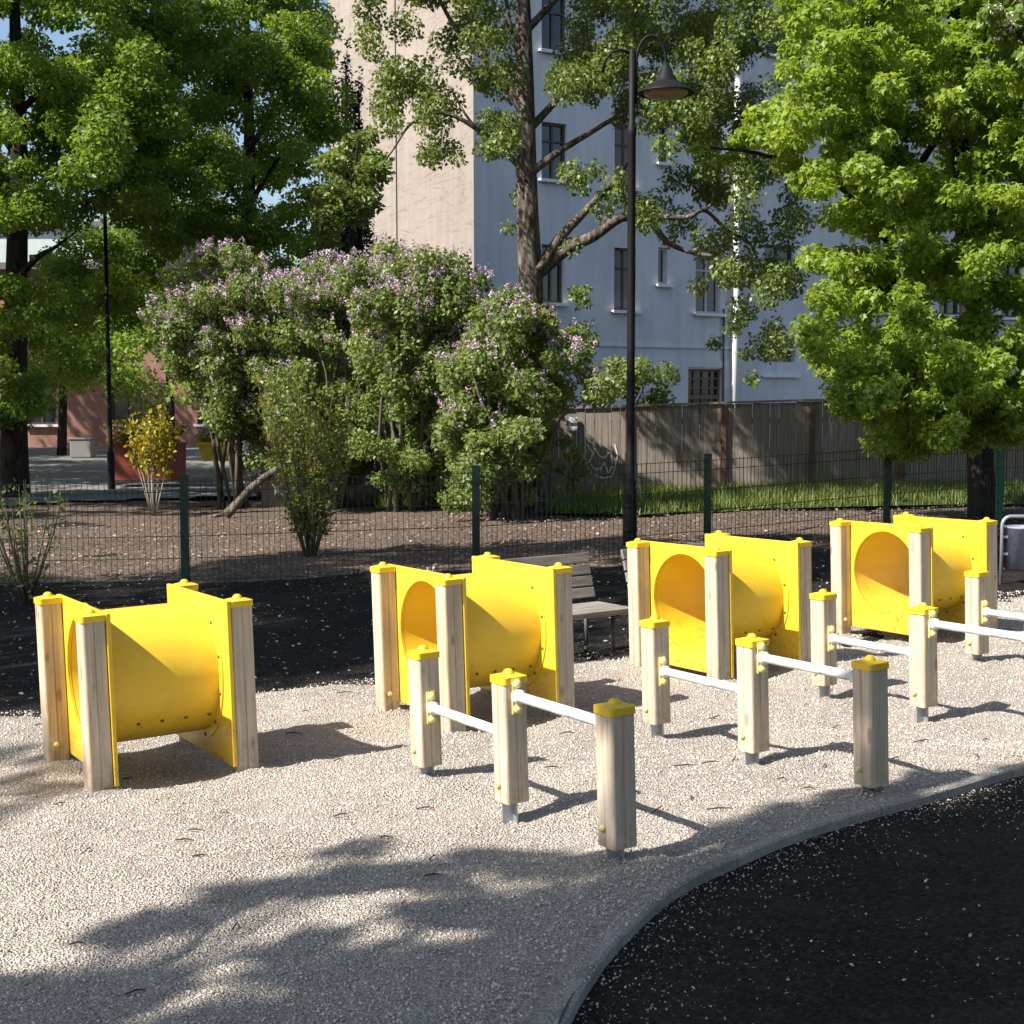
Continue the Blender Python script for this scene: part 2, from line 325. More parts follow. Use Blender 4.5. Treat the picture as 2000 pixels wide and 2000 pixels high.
def leaves(name, clumps, n, size, m, parent, seed=1, shape='diamond', up=0.5, droop=0.3, shell=0.38):
    r = np.random.default_rng(seed); c = np.asarray(clumps, float)
    w = (c[:, 3]*c[:, 4]*c[:, 5])**(2/3); idx = r.choice(len(c), n, p=w/w.sum())
    d = nrm(r.normal(size=(n, 3))); P = c[idx, :3] + d*(r.random((n, 1))**shell)*c[idx, 3:6]
    N = nrm(r.normal(size=(n, 3))*0.65 + np.array([0, 0, up]) + d*0.45)
    Tn = r.normal(size=(n, 3)) + d*0.3 + np.array([0, 0, -droop*2]); Tn = nrm(Tn - N*(Tn*N).sum(1, keepdims=True)); B = np.cross(N, Tn)
    s = size*(0.65+0.7*r.random((n, 1))); lv, lf = LEAF[shape]; lv = np.array(lv); k = len(lv)
    V = (P[:, None] + s[:, None]*(lv[None, :, 0:1]*B[:, None] + lv[None, :, 1:2]*Tn[:, None] + lv[None, :, 2:3]*N[:, None])).reshape(-1, 3)
    T = (np.array(lf)[None] + (np.arange(n)*k)[:, None, None]).reshape(-1, 3)
    ct = r.random(len(c))*0.5; tint = np.clip(ct[idx] + r.random(n)*0.55, 0, 1)
    return raw_mesh(name, V, T, m, np.repeat(tint, k), parent)
def fill(poly, n, Y, rpx, seed=1, gaps=(), flat=0.8, keep=None):
    """clumps spread through the volume seen inside an outline, over a depth range"""
    r = np.random.default_rng(seed); xs = [p[0] for p in poly]; ys = [p[1] for p in poly]; out = []
    tries = 0
    while len(out) < n and tries < n*60:
        tries += 1
        x = r.uniform(min(xs), max(xs)); y = r.uniform(min(ys), max(ys))
        if not inpoly([x], [y], poly)[0]: continue
        if any(((x-g[0])/g[2])**2 + ((y-g[1])/g[3])**2 < 1 and r.random() < g[4] for g in gaps): continue
        D = r.uniform(*Y); P = at(x, y, D); R = r.uniform(*rpx)*D/F
        out.append((P.x, P.y, P.z, R, R*1.1, R*flat))
    return out
def limb(mb, pxs, Y, r0, r1, seg=8, jit=0.0, seed=0):
    rr = random.Random(seed); n = len(pxs); pts = []
    for i, p in enumerate(pxs):
        D = (p[2] if len(p) > 2 else Y) + rr.uniform(-jit, jit); pts.append(at(p[0], p[1], D))
    out = []; rad = []
    for i in range(n-1):                       # catmull-rom
        p0, p1, p2, p3 = pts[max(i-1, 0)], pts[i], pts[i+1], pts[min(i+2, n-1)]
        for k in range(4):
            u = k/4; out.append(0.5*((2*p1) + (p2-p0)*u + (2*p0-5*p1+4*p2-p3)*u*u + (3*p1-p0-3*p2+p3)*u**3)); 
    out.append(pts[-1]); L = len(out); rad = [r0 + (r1-r0)*i/(L-1) for i in range(L)]
    mb.tube(out, rad, seg); return out

# ------------------------------------------------------------------ ground
def smooth_line(pts, step=0.1):
    pts = [np.array(p[:2], float) for p in pts]; out = []
    for i in range(len(pts)-1):
        p0, p1, p2, p3 = pts[max(i-1, 0)], pts[i], pts[i+1], pts[min(i+2, len(pts)-1)]
        k = max(2, int(np.linalg.norm(p2-p1)/step))
        for j in range(k):
            u = j/k; out.append(0.5*((2*p1) + (p2-p0)*u + (2*p0-5*p1+4*p2-p3)*u*u + (3*p1-p0-3*p2+p3)*u**3))
    out.append(pts[-1]); return np.array(out)
def sdist(x, y, line):
    """signed distance to a polyline, positive on its left"""
    best = np.full(x.shape, 1e9); sg = np.ones(x.shape)
    for a, b in zip(line[:-1], line[1:]):
        d = b-a; L2 = d@d; t = np.clip(((x-a[0])*d[0] + (y-a[1])*d[1])/L2, 0, 1)
        dx = x-(a[0]+t*d[0]); dy = y-(a[1]+t*d[1]); q = np.hypot(dx, dy); m_ = q < best
        best = np.where(m_, q, best); sg = np.where(m_, np.sign(d[0]*(y-a[1]) - d[1]*(x-a[0])), sg)
    return best*np.where(sg == 0, 1, sg)
kp = [G(*p) for p in ((1102, 2000), (1149, 1915), (1221, 1822), (1315, 1739), (1418, 1687), (1553, 1630), (1708, 1584), (1863, 1542), (2000, 1501))]
e = kp[-1]
kerb_line = smooth_line([(0.22, -3), (0.08, 0.5), (0.03, 2.0), (0.06, 2.8)] + kp + [(e.x+1.0, e.y+0.62), (e.x+2.5, e.y+1.5), (e.x+8, e.y+4.5)], 0.12)
back_line = smooth_line([(-12, 3.6), (-4.5, 6.7), (-2.7, 7.35), (-1.1, 7.85), (0.3, 8.75), (1.0, 9.1), (2.2, 10.0), (4.0, 11.5), (12, 17)], 0.3)
axs = np.concatenate([[-900, -400, -200, -120, -80, -50, -30], np.arange(-20, 20.1, 0.4), [30, 50, 80, 120, 200, 400, 900]])
ays = np.concatenate([[-300, -100, -40, -15], np.arange(-6, 40, 0.4), [50, 65, 85, 120, 200, 400, 900]])
def sheet(name, X, Y, Z, m, keep=None, kind='structure', smooth=True):
    ny, nx = X.shape; V = np.stack([X, Y, Z], -1).reshape(-1, 3); i = np.arange(ny*nx).reshape(ny, nx)
    Q = np.stack([i[:-1, :-1], i[:-1, 1:], i[1:, 1:], i[1:, :-1]], -1).reshape(-1, 4)
    if keep is not None: Q = Q[keep.reshape(-1)[Q].all(1)]
    u, inv = np.unique(Q, return_inverse=True)
    return tag(raw_mesh(name, V[u], inv.reshape(-1, 4), m, smooth=smooth), kind=kind)
X, Y = np.meshgrid(axs, ays); under = np.clip(sdist(X, Y, kerb_line)/0.8-0.5, 0, 1)*np.clip(-sdist(X, Y, back_line)/0.8-0.9, 0, 1); sheet('ground', X, Y, gz(X, Y) - 0.03 - 0.2*under, M['soil'])
X, Y = np.meshgrid(np.arange(-7, 9, 0.04), np.arange(-1, 15, 0.04))
dk = sdist(X, Y, kerb_line); db = -sdist(X, Y, back_line) + 0.35*vnoise(X*1.3, Y*1.3, 3) + 0.15*vnoise(X*5, Y*5, 4)
HOL = []
for x_, y_, a_ in ((-1.552, 6.013, 31.4), (-0.192, 6.975, 31.5), (1.171, 8.003, 33.0), (2.582, 9.148, 31.7)):
    c_, s_ = math.cos(math.radians(a_)), math.sin(math.radians(a_)); HOL.append((x_, y_, 0.30, -0.035)); HOL.append((x_-c_*0.55, y_-s_*0.55, 0.22, -0.03))
    HOL += [(x_+c_*p-s_*q, y_+s_*p+c_*q, 0.075, 0.022) for p in (-.303, .303) for q in (-.336, .336)]
for x_, y_ in ((0, 5.027), (0.976, 5.701), (1.889, 6.494), (2.905, 7.285)):
    for k_ in (-1, 0, 1): HOL.append((x_+0.337*k_, y_-0.55*k_, 0.07, 0.016 if k_ else -0.014))
    for k_ in (-.5, .5): HOL.append((x_+0.337*k_+.05, y_-0.55*k_, 0.17, -0.03))
gx_ = (sdist(X+.01, Y, kerb_line) - sdist(X-.01, Y, kerb_line))/.02; gy_ = (sdist(X, Y+.01, kerb_line) - sdist(X, Y-.01, kerb_line))/.02
mv_ = (dk > -0.045) & (dk < 0.012); keep_k = dk > -0.045     # sheet edge tucked under the kerb stones
X = np.where(mv_, X + (0.012-dk)*gx_, X); Y = np.where(mv_, Y + (0.012-dk)*gy_, Y)
def sandz(X, Y):
    h_ = 0.0
    for hx_, hy_, hr_, hd__ in HOL: h_ = h_ + hd__*np.exp(-((X-hx_)**2+(Y-hy_)**2)/(2*hr_*hr_))
    return gz(X, Y) + h_ + 0.02*np.minimum(vnoise(X*5.3+Y*2, Y*5.3, 8), 0.0) + 0.05*vnoise(X*0.9, Y*0.9, 1) + 0.028*vnoise(X*3.1, Y*3.1, 2) + 0.013*vnoise(X*11, Y*11, 5)
Z = sandz(X, Y) - 0.06*np.clip(1-db/0.5, 0, 1.5) - 0.012*np.clip(1-(dk-0.03)/0.2, 0, 1) + 0.006*vnoise(X*25, Y*25, 6)
sheet('gravel_play_surface', X, Y, Z, M['sand'], keep_k & (db > -0.3) & (np.abs(X) < 0.42*np.maximum(Y, 3)+1.0))
# kerb: concrete edging laid in lengths
kerb = thing('kerb', (0, 0, 0), None, None); kerb['kind'] = 'structure'
seg_len = np.concatenate([[0], np.cumsum(np.linalg.norm(np.diff(kerb_line, axis=0), axis=1))])
s0 = 2.0; 
while s0 < seg_len[-1]-1.0:
    s1 = s0 + 0.8; mb = MB(); ring = []
    for s in np.linspace(s0+0.003, s1-0.003, 7):
        p = np.array([np.interp(s, seg_len, kerb_line[:, 0]), np.interp(s, seg_len, kerb_line[:, 1])])
        q = np.array([np.interp(s+0.05, seg_len, kerb_line[:, 0]), np.interp(s+0.05, seg_len, kerb_line[:, 1])]); d = (q-p)/np.linalg.norm(q-p); nn = np.array([-d[1], d[0]])
        z = float(gz(p[0], p[1])); w = 0.046
        jz = 0.006*float(vnoise(s*2.0, s*0.0+1, 9)); jw = 0.006*float(vnoise(s*6.0, 3.0, 12))
        ring.append([(p[0], p[1], z-0.12), (p[0]+nn[0]*jw, p[1]+nn[1]*jw, z-0.002+jz), (p[0]+nn[0]*0.010, p[1]+nn[1]*0.010, z+0.006+jz),
                     (p[0]+nn[0]*(w-0.010), p[1]+nn[1]*(w-0.010), z+0.006+jz), (p[0]+nn[0]*w, p[1]+nn[1]*w, z-0.002+jz), (p[0]+nn[0]*w, p[1]+nn[1]*w, z-0.12)])
    V = [v for r_ in ring for v in r_]; Fq = [(i*6+k, i*6+k+1, (i+1)*6+k+1, (i+1)*6+k) for i in range(6) for k in range(5)] + [(0, 5, 4, 3, 2, 1), (36, 37, 38, 39, 40, 41)]
    mb.add(V, Fq); mb.build('kerb_stone', M['kerb'], kerb, smooth=False); s0 = s1
# mulch bed behind the mesh fence
X, Y = np.meshgrid(np.arange(-16, 14, 0.12), np.arange(12.9, 24.5, 0.12))
bm_ = (Y > 13.15 + 0.30*np.maximum(X-0, 0)**1.15 + 0.3*vnoise(X*1.4, Y*1.4, 21))
me_ = Y - (13.15 + 0.30*np.maximum(X-0, 0)**1.15)
sheet('mulch_bed', X, Y, gz(X, Y) - 0.012 - 0.06*np.clip(1-me_/0.6, 0, 1.3) + 0.07*vnoise(X*0.8, Y*0.8, 22) + 0.03*vnoise(X*4, Y*4, 23), M['mulch'], bm_)
X, Y = np.meshgrid(np.arange(-60, 2.0, 0.5), np.arange(21.5, 62, 0.5))
sheet('path', X, Y, gz(X, Y) + 0.045, M['path'], (Y > 22.5 + 0.55*(X+9)*(X > -9) + 0.5*vnoise(X*.5, Y*.5, 31)) & (X < -2.2))
X, Y = np.meshgrid(np.arange(-1.0, 14, 0.15), np.arange(18.5, 26, 0.15))
gk = (Y > 19.0 + 0.9*vnoise(X*0.6, 0*Y, 41) + 0.25*np.clip(2-X, 0, 3)) & (X > 0.3)
sheet('grass_verge', X, Y, gz(X, Y) + 0.03 + 0.06*vnoise(X, Y, 42), M['turf'], gk)

# ------------------------------------------------------------------ buildings
def wall_open(mb, O, u, W, H, holes, depth=0.16):
    """wall face from O along u, with openings cut and their reveals; normal is u x z"""
    O = Vector(O); u = Vector(u); n = u.cross(Vector((0, 0, 1))); us = sorted({0, W} | {h[0] for h in holes} | {h[1] for h in holes}); zs = sorted({0, H} | {h[2] for h in holes} | {h[3] for h in holes})
    P = lambda a, z, d=0: O + u*a + Vector((0, 0, z)) - n*d
    for i in range(len(us)-1):
        for j in range(len(zs)-1):
            a, b, c, d = us[i], us[i+1], zs[j], zs[j+1]; ca, cz = (a+b)/2, (c+d)/2
            if any(h[0] < ca < h[1] and h[2] < cz < h[3] for h in holes): continue
            mb.add([P(a, c), P(b, c), P(b, d), P(a, d)], [(0, 1, 2, 3)])
    for h in holes:
        a, b, c, d = h[:4]
        for q in (((a, c), (a, d)), ((b, d), (b, c)), ((a, d), (b, d)), ((b, c), (a, c))):
            (x0, z0), (x1, z1) = q; mb.add([P(x0, z0), P(x1, z1), P(x1, z1, depth), P(x0, z0, depth)], [(0, 1, 2, 3)])
def window(root, O, u, h, depth, style):
    O = Vector(O); u = Vector(u); n = u.cross(Vector((0, 0, 1))); R = Matrix((u, -n, Vector((0, 0, 1)))).transposed()
    a, b, c, d = h[:4]; P = lambda x, z, q: O + u*x + Vector((0, 0, z)) - n*q
    mb = MB(); fw = 0.07; fm = {'dark': 'frame', 'pale': 'wframe', 'lattice': 'brownframe'}[style]
    for x in (a+fw/2, b-fw/2): mb.box(P(x, (c+d)/2, depth-0.03), (fw, 0.06, d-c), R)
    for z in (c+fw/2, d-fw/2): mb.box(P((a+b)/2, z, depth-0.03), (b-a-2*fw, 0.06, fw), R)
    if style == 'lattice':
        for k in range(1, 4): mb.box(P(a+(b-a)*k/4, (c+d)/2, depth-0.03), (0.05, 0.05, d-c-2*fw), R)
        for k in range(1, 6): mb.box(P((a+b)/2, c+(d-c)*k/6, depth-0.035), (b-a-2*fw, 0.05, 0.05 if k != 3 else 0.12), R)
    elif b-a > 0.6:
        mb.box(P((a+b)/2, (c+d)/2, depth-0.03), (0.06, 0.05, d-c-2*fw), R); mb.box(P((a+b)/2, c+(d-c)*0.68, depth-0.034), (b-a-2*fw, 0.05, 0.05), R)
    w = mb.build('window', M[fm], root)
    g = MB(); g.box(P((a+b)/2, (c+d)/2, depth+0.0), (b-a, 0.012, d-c), R); g.build('pane', M['glass'], w)
    if len(h) > 4 and h[4] == 'blind':
        g = MB(); g.box(P((a+b)/2, c+(d-c)*0.5, depth-0.012), (b-a-2*fw, 0.008, (d-c)*0.96-2*fw), R); g.build('blind', M['blind'], w)
    g = MB(); g.box(P((a+b)/2, c-0.025, -0.06), (b-a+0.24, 0.20, 0.05), R); g.box(P((a+b)/2, c-0.065, -0.15), (b-a+0.24, 0.015, 0.04), R); g.build('sill', M['ledge'], w)
PHI = math.radians(31.5); UW = Vector((math.cos(PHI), math.sin(PHI), 0)); UB = Vector((math.sin(PHI), -math.cos(PHI), 0))
CY = 38.0; CX = (927-1000)/F*CY*1.0; CB = Vector((CX, CY, -0.35)); HB = 20.0
bld = thing('apartment_building', CB, 'tall corner building with sunlit beige end wall and shaded blue grey facade', 'building')
def s_of(px):
    k = (px-1000)/F; return (k*CY - CX)/(UW.x - k*UW.y)
def z_of(px, py):
    s = s_of(px); D = CY + s*UW.y; return at(px, py, D).z - CB.z
def hole(x0, x1, y0, y1, *k):
    xm = (x0+x1)/2; return (s_of(x0), s_of(x1), z_of(xm, y1), z_of(xm, y0), *k)
st = 3.4
front = [hole(1058, 1106, 240, 352), hole(1058, 1100, 478, 592), hole(1198, 1240, 485, 607, 'blind'), hole(1283, 1301, 484, 556), hole(1356, 1404, 490, 613), hole(1342, 1408, 722, 830, 'lattice'),
         hole(1488, 1550, 662, 733), hole(1488, 1545, 480, 562)]
for b in (2, 4): 
    h = front[b]; front.append((h[0], h[1], h[2]+st, h[3]+st, 'blind' if b == 2 else 'x'))
    front.append((h[0], h[1], h[2]+2*st, h[3]+2*st))
h = front[3]; front.append((h[0], h[1], h[2]+st, h[3]+st)); h = front[7]; front += [(h[0], h[1], h[2]+st, h[3]+st), (h[0], h[1], h[2]+2*st, h[3]+2*st)]
h = front[0]; front.append((h[0], h[1], h[2]+st, h[3]+st))
for s in (14.5, 17.5, 20.5, 24): 
    for k in range(4): front.append((s, s+1.0, 4.6+st*k, 6.4+st*k))
WL = 30.0; mb = MB(); wall_open(mb, CB, UW, WL, HB, front)
n_ = UW.cross(Vector((0, 0, 1)))
mb.build('facade_wall', M['bluewall'], bld)
for h in front:
    window(bld, CB, UW, h, 0.16, 'lattice' if 'lattice' in h else ('pale' if h in front[3:5] or h is front[6] else 'dark'))
BL = 9.0; mb = MB(); wall_open(mb, CB - UB*BL, UB, BL, HB, []); mb.build('end_wall', M['beige'], bld)
mb = MB(); Rw = Matrix((UW, -n_, Vector((0, 0, 1)))).transposed(); far = CB + UW*WL - UB*BL
mb.add([CB - UB*BL, far, far + Vector((0, 0, HB)), CB - UB*BL + Vector((0, 0, HB))], [(3, 2, 1, 0)])
mb.add([far, CB + UW*WL, CB + UW*WL + Vector((0, 0, HB)), far + Vector((0, 0, HB))], [(3, 2, 1, 0)]); mb.build('rear_wall', M['bluewall'], bld)
mb = MB(); mb.box(CB + UW*WL/2 - UB*BL/2 + Vector((0, 0, HB+0.15)), (WL+0.8, BL+0.8, 0.3), Rw); mb.build('roof', M['roof'], bld)
zc = z_of(1300, 678); mb = MB(); mb.box(CB + UW*(WL/2) + n_*0.02 + Vector((0, 0, zc)), (WL, 0.06, 0.06), Rw); mb.build('string_course', M['bluewall'], bld)
zc = z_of(1300, 704); mb = MB(); mb.box(CB + UW*(WL/2) + n_*0.03 + Vector((0, 0, zc-1.8)), (WL, 0.08, 3.0), Rw)
# the plinth stands a little proud, cut round the lattice window
mb = MB(); hl = front[5]
for a, b, c, d in ((0, hl[0]-.02, 0, zc), (hl[1]+.02, WL, 0, zc), (hl[0]-.02, hl[1]+.02, hl[3]+.05, zc)):
    mb.box(CB + UW*((a+b)/2) + n_*0.02 + Vector((0, 0, (c+d)/2)), (b-a, 0.05, d-c), Rw)
mb.build('plinth', M['bluewall'], bld)
sp = s_of(1425); mb = MB(); base = CB + UW*sp + n_*0.22; mb.tube([base + Vector((0, 0, z)) for z in (0.2, 5, 10, 15, HB)], 0.105, 14); dp = mb.build('downpipe', M['pipe'], bld, True)
mb = MB()
for z in np.arange(1.6, HB, 2.2): mb.tube([base + Vector((0, 0, z)), base + Vector((0, 0, z+0.05))], 0.118, 14)
mb.build('pipe_bracket', M['wframe'], dp)
mb = MB(); b2 = CB + UW*s_of(1409) + n_*0.05; mb.tube([b2 + Vector((0, 0, z)) for z in (0.2, 4.5)], 0.03, 6); mb.build('conduit', M['frame'], bld)
mb = MB(); b2 = CB - UB*4.4 + UB.cross(Vector((0, 0, 1)))*0.02; mb.tube([b2 + Vector((0, 0, z)) for z in (0.2, HB)], 0.018, 6); mb.build('lightning_rod', M['frame'], bld)

YP = 52.0; pk = thing('brick_building', (at(200, 900, YP).x, YP, -0.35), 'low pink brick building in the shade behind the left trees', 'building')
xl, xr = at(-700, 800, YP).x, at(560, 800, YP).x; zt = at(200, 525, YP).z + 0.35
PO = Vector((xl, YP, -0.35)); holes = []
for k, xx in enumerate(np.arange(1.5, xr-xl-2.5, 3.1)): holes += [(xx, xx+1.1, 1.0, 2.9), (xx, xx+1.1, 4.1, 5.8)]
mb = MB(); wall_open(mb, PO, (1, 0, 0), xr-xl, zt, holes); mb.build('wall', M['pink'], pk)
mb = MB(); mb.box(((xl+xr)/2, YP+5.1, -0.35+zt/2-.1), (xr-xl-0.02, 9.6, zt-0.3)); mb.build('rear_wall', M['pink'], pk)
for h in holes: window(pk, PO, (1, 0, 0), h, 0.16, 'dark')
mb = MB(); mb.box(((xl+xr)/2, YP+5, -0.35+zt+0.12), (xr-xl+0.6, 10.6, 0.24)); mb.build('roof', M['roof'], pk)
YQ = 75.0; pq = thing('far_building', (at(60, 900, YQ).x, YQ, -0.35), 'distant pale green building showing above the pink brick one', 'building')
xl, xr = at(-500, 800, YQ).x, at(330, 800, YQ).x; zt = at(60, 445, YQ).z + 0.35; PO = Vector((xl, YQ, -0.35))
holes = [(xx, xx+1.2, z, z+1.8) for xx in np.arange(1.5, xr-xl-2.5, 3.4) for z in (4.2, 7.6)]
mb = MB(); wall_open(mb, PO, (1, 0, 0), xr-xl, zt, holes); mb.build('wall', M['palewall'], pq)
for h in holes: window(pq, PO, (1, 0, 0), h, 0.16, 'dark')
mb = MB(); mb.box(((xl+xr)/2, YQ+5.2, -0.35+zt/2), (xr-xl-0.02, 9.6, zt-0.1)); mb.build('rear_wall', M['palewall'], pq)
mb = MB(); mb.box(((xl+xr)/2, YQ+5, -0.35+zt+0.2), (xr-xl+0.6, 10.6, 0.3)); mb.build('roof', M['roof'], pq)

# ------------------------------------------------------------------ board fence
YF = 23.2
bf = thing('board_fence', (3, YF, 0), 'weathered grey brown fence of upright boards below the building', 'fence')
bx0, bx1 = -4.0, 12.6; BWD = 0.142; rr = random.Random(5); bme = []
for k in range(4):
    mb = MB(); mb.box((0, 0, 0.72), (BWD-0.007, 0.022, 1.44)); bme.append(mb.mesh('board', M['board']))
xx = bx0
while xx < bx1:
    o = link('board', bme[rr.randrange(4)], bf); g = float(gz(xx, YF))
    o.location = (xx-3, rr.uniform(-0.006, 0.006), g - 0.02 + 0.01*(xx/8) + rr.uniform(-0.008, 0.008)); o.rotation_euler = (0, rr.uniform(-0.004, 0.004), 0); xx += BWD
for z in (0.35, 1.1):
    mb = MB(); mb.box((0, 0.045, 0), (bx1-bx0, 0.05, 0.09), Matrix.Rotation(-math.atan(0.012), 3, 'Y')); o = mb.build('rail', M['board_post'], bf, world=False); o.location = ((bx0+bx1)/2-3, 0, z+0.06)
mb = MB(); zz = lambda x: float(gz(x, YF)) + 1.43 + 0.01*x/8
mb.add([(x, YF+dy, zz(x)+dz) for x in np.linspace(bx0, bx1, 24) for dy, dz in ((-0.05, 0), (0.05, 0), (0.05, 0.035), (-0.05, 0.035))],
       [(i*4+a, i*4+(a+1) % 4, (i+1)*4+(a+1) % 4, (i+1)*4+a)[::-1] for i in range(23) for a in range(4)]); mb.build('cap_rail', M['board'], bf)
for px in (1050, 1225, 1412, 1585, 1760, 1930):
    p = at(px, 900, YF-0.06); mb = MB(); g = float(gz(p.x, YF)); mb.box((p.x, YF-0.05, g+0.70), (0.075, 0.07, 1.40)); mb.build('fence_post', M['board_post'], bf)
mb = MB(); rs = random.Random(11)
def scrawl(pts, w=0.012):
    P = [at(x, y, YF-0.024) for x, y in pts]
    for i in range(len(P)-1):
        a, b = P[i], P[i+1]; d = (b-a).normalized(); q = Vector((-d.z, 0, d.x))*w
        mb.add([a-q, b-q, b+q, a+q], [(0, 1, 2, 3)])
scrawl([(1146, 868), (1158, 885), (1150, 905), (1164, 918), (1176, 912)]); scrawl([(1162, 875), (1170, 890), (1180, 895), (1192, 880), (1196, 905)])
scrawl([(1172, 920), (1180, 902), (1188, 925), (1195, 910), (1200, 915)]); scrawl([(1160, 928), (1178, 934), (1196, 930), (1206, 890), (1200, 868)]); scrawl([(1140, 890), (1146, 910), (1155, 925)])
mb.build('graffiti', M['chalk'], bf)
sg = thing('small_sign', at(1119, 828, YF-0.07), 'small white plate fixed on the board fence beside the lilac', 'sign')
p = at(1119, 828, YF-0.07); mb = MB(); mb.box(p, (0.14, 0.03, 0.22)); mb.build('plate', M['plate'], sg)
mb = MB(); mb.box(p + Vector((0.015, -0.018, -0.005)), (0.10, 0.006, 0.05)); mb.build('print', M['dplate'], sg)

# ------------------------------------------------------------------ mesh fence
fp = [(-8.2, 12.75), (-5.58, 12.8), (-2.96, 12.9), (-0.33, 13.0), (1.92, 14.05), (4.06, 15.5), (5.67, 16.65), (7.8, 18.1), (9.9, 19.6)]
mf = thing('mesh_fence', (0, 13.4, 0), 'low green welded wire mesh fence on posts behind the tunnels', 'fence')
for i, (x, y) in enumerate(fp):
    g = float(gz(x, y)); mb = MB(); hgt = 1.0
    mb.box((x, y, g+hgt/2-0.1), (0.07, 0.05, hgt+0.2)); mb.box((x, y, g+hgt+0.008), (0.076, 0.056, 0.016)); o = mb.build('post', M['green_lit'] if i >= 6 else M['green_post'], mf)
for (x0, y0), (x1, y1) in zip(fp[:-1], fp[1:]):
    mb = MB(); L = math.hypot(x1-x0, y1-y0); d = Vector(((x1-x0)/L, (y1-y0)/L, 0)); nx = Vector((d.y, -d.x, 0))*0.03; nw = int(L/0.05)
    R = Matrix((d, Vector((-d.y, d.x, 0)), Vector((0, 0, 1)))).transposed()
    for k in range(1, nw):
        s = k*L/nw; p = Vector((x0, y0, 0)) + d*s; g = float(gz(p.x, p.y)); mb.box(p + nx*0.6 + Vector((0, 0, g+0.5)), (0.0042, 0.0042, 0.93), R)
    g0, g1 = float(gz(x0, y0)), float(gz(x1, y1))
    for z in (0.06, 0.26, 0.46, 0.66, 0.86, 0.95):
        for o_ in (0.42, 0.78):
            mb.tube([Vector((x0, y0, g0+z)) + nx*o_, Vector((x1, y1, g1+z)) + nx*o_], 0.0028, 4)
    mb.build('mesh_panel', M['wire'], mf)

# ------------------------------------------------------------------ play equipment
UPV = Vector((-SX, 0, 1)).normalized(); EXV = Vector((1, 0, SX)).normalized(); EYV = UPV.cross(EXV)
def frame_at(x, y, a, z=None):
    u = EXV*math.cos(a) + EYV*math.sin(a); v = -EXV*math.sin(a) + EYV*math.cos(a)
    m4 = Matrix((u, v, UPV)).transposed().to_4x4(); m4.translation = Vector((x, y, float(gz(x, y)) if z is None else z)); return m4
def rsec(w, r, n=4, groove=0.0):
    h = w/2; out = []
    for cx, cy, a0 in ((h-r, h-r, 0), (-h+r, h-r, 90), (-h+r, -h+r, 180), (h-r, -h+r, 270)):
        for k in range(n+1):
            a = math.radians(a0+90*k/n); out.append((cx+r*math.cos(a), cy+r*math.sin(a)))
        if groove:
            m_ = math.radians(a0+90); nx_, ny_ = math.cos(m_), math.sin(m_); tx, ty = -ny_, nx_
            for s, d in ((-0.004, 0), (0, -groove), (0.004, 0)): out.append((nx_*(h+d)+tx*s, ny_*(h+d)+ty*s))
    return out
PW = 0.095
def post_mesh(z0, z1): mb = MB(); mb.prism(rsec(PW, 0.012, 4, 0.004), z0, z1); return mb.mesh('post', M['post'])
mb = MB(); mb.prism(rsec(PW+0.008, 0.014), -0.024, 0.0); mb.prism(rsec(PW+0.006, 0.014), 0.0, 0.007, top=0.5)
mb.lathe([(0.021, 0.005), (0.021, 0.010), (0.016, 0.018), (0.009, 0.023), (0.0005, 0.024)], seg=14); cap_me = mb.mesh('cap', M['cap'])
mb = MB(); mb.lathe([(0.017, 0.0), (0.017, 0.006), (0.013, 0.013), (0.006, 0.017), (0.0005, 0.018)], seg=12); knob_me = mb.mesh('bolt_cap', M['boltcap'], True)
mb = MB(); mb.lathe([(0.009, 0.0), (0.008, 0.004), (0.0005, 0.006)], seg=8); screw_me = mb.mesh('screw', M['screw'], True)
W_, L_, H_ = 0.6715, 0.6065, 0.72
HC, HR = 0.397, 0.265
def panel_mesh():
    mb = MB(); hw = W_/2 + PW/2 + 0.004; z0, z1 = 0.025, H_ - 0.006; th = 0.018; angs = list(np.linspace(0, 2*math.pi, 72, endpoint=False))
    for cx in (hw, -hw):
        for cz in (z0, z1): angs.append(math.atan2(cz-HC, cx) % (2*math.pi))
    angs = sorted(set(round(a, 6) for a in angs)); n = len(angs); V = []
    for x in (-th/2, th/2):
        for a in angs:
            c, s = math.cos(a), math.sin(a); k = min((hw/abs(c)) if abs(c) > 1e-6 else 1e9, ((z1-HC)/s if s > 1e-6 else ((z0-HC)/s if s < -1e-6 else 1e9)))
            V += [(x, HR*c, HC+HR*s), (x, k*c, HC+k*s)]
    Fq = []
    for i in range(n):
        j = (i+1) % n; a0, a1, b0, b1 = 2*i, 2*i+1, 2*j, 2*j+1; o = 2*n
        Fq += [(a0, b0, b1, a1), (a0+o, a1+o, b1+o, b0+o), (a1, b1, b1+o, a1+o), (a0, a0+o, b0+o, b0)]
    mb.add(V, Fq); return mb.mesh('panel', M['yellow'])
PX = L_/2 - PW/2 - 0.010       # panel plane, just inside the posts
mb = MB(); segs = 72
def tube_ring(x, r): return [(x, r*math.cos(2*math.pi*k/segs), HC + r*math.sin(2*math.pi*k/segs)) for k in range(segs)]
xe = PX - 0.009; RO = HR + 0.014
V = tube_ring(-xe, RO) + tube_ring(xe, RO) + tube_ring(-xe, HR) + tube_ring(xe, HR)
Fq = []
for k in range(segs):
    j = (k+1) % segs; Fq += [(k, j, segs+j, segs+k), (2*segs+j, 2*segs+k, 3*segs+k, 3*segs+j)]
mb.add(V, [f[::-1] for f in Fq]); tube_me = mb.mesh('tube', M['yellow'], True)
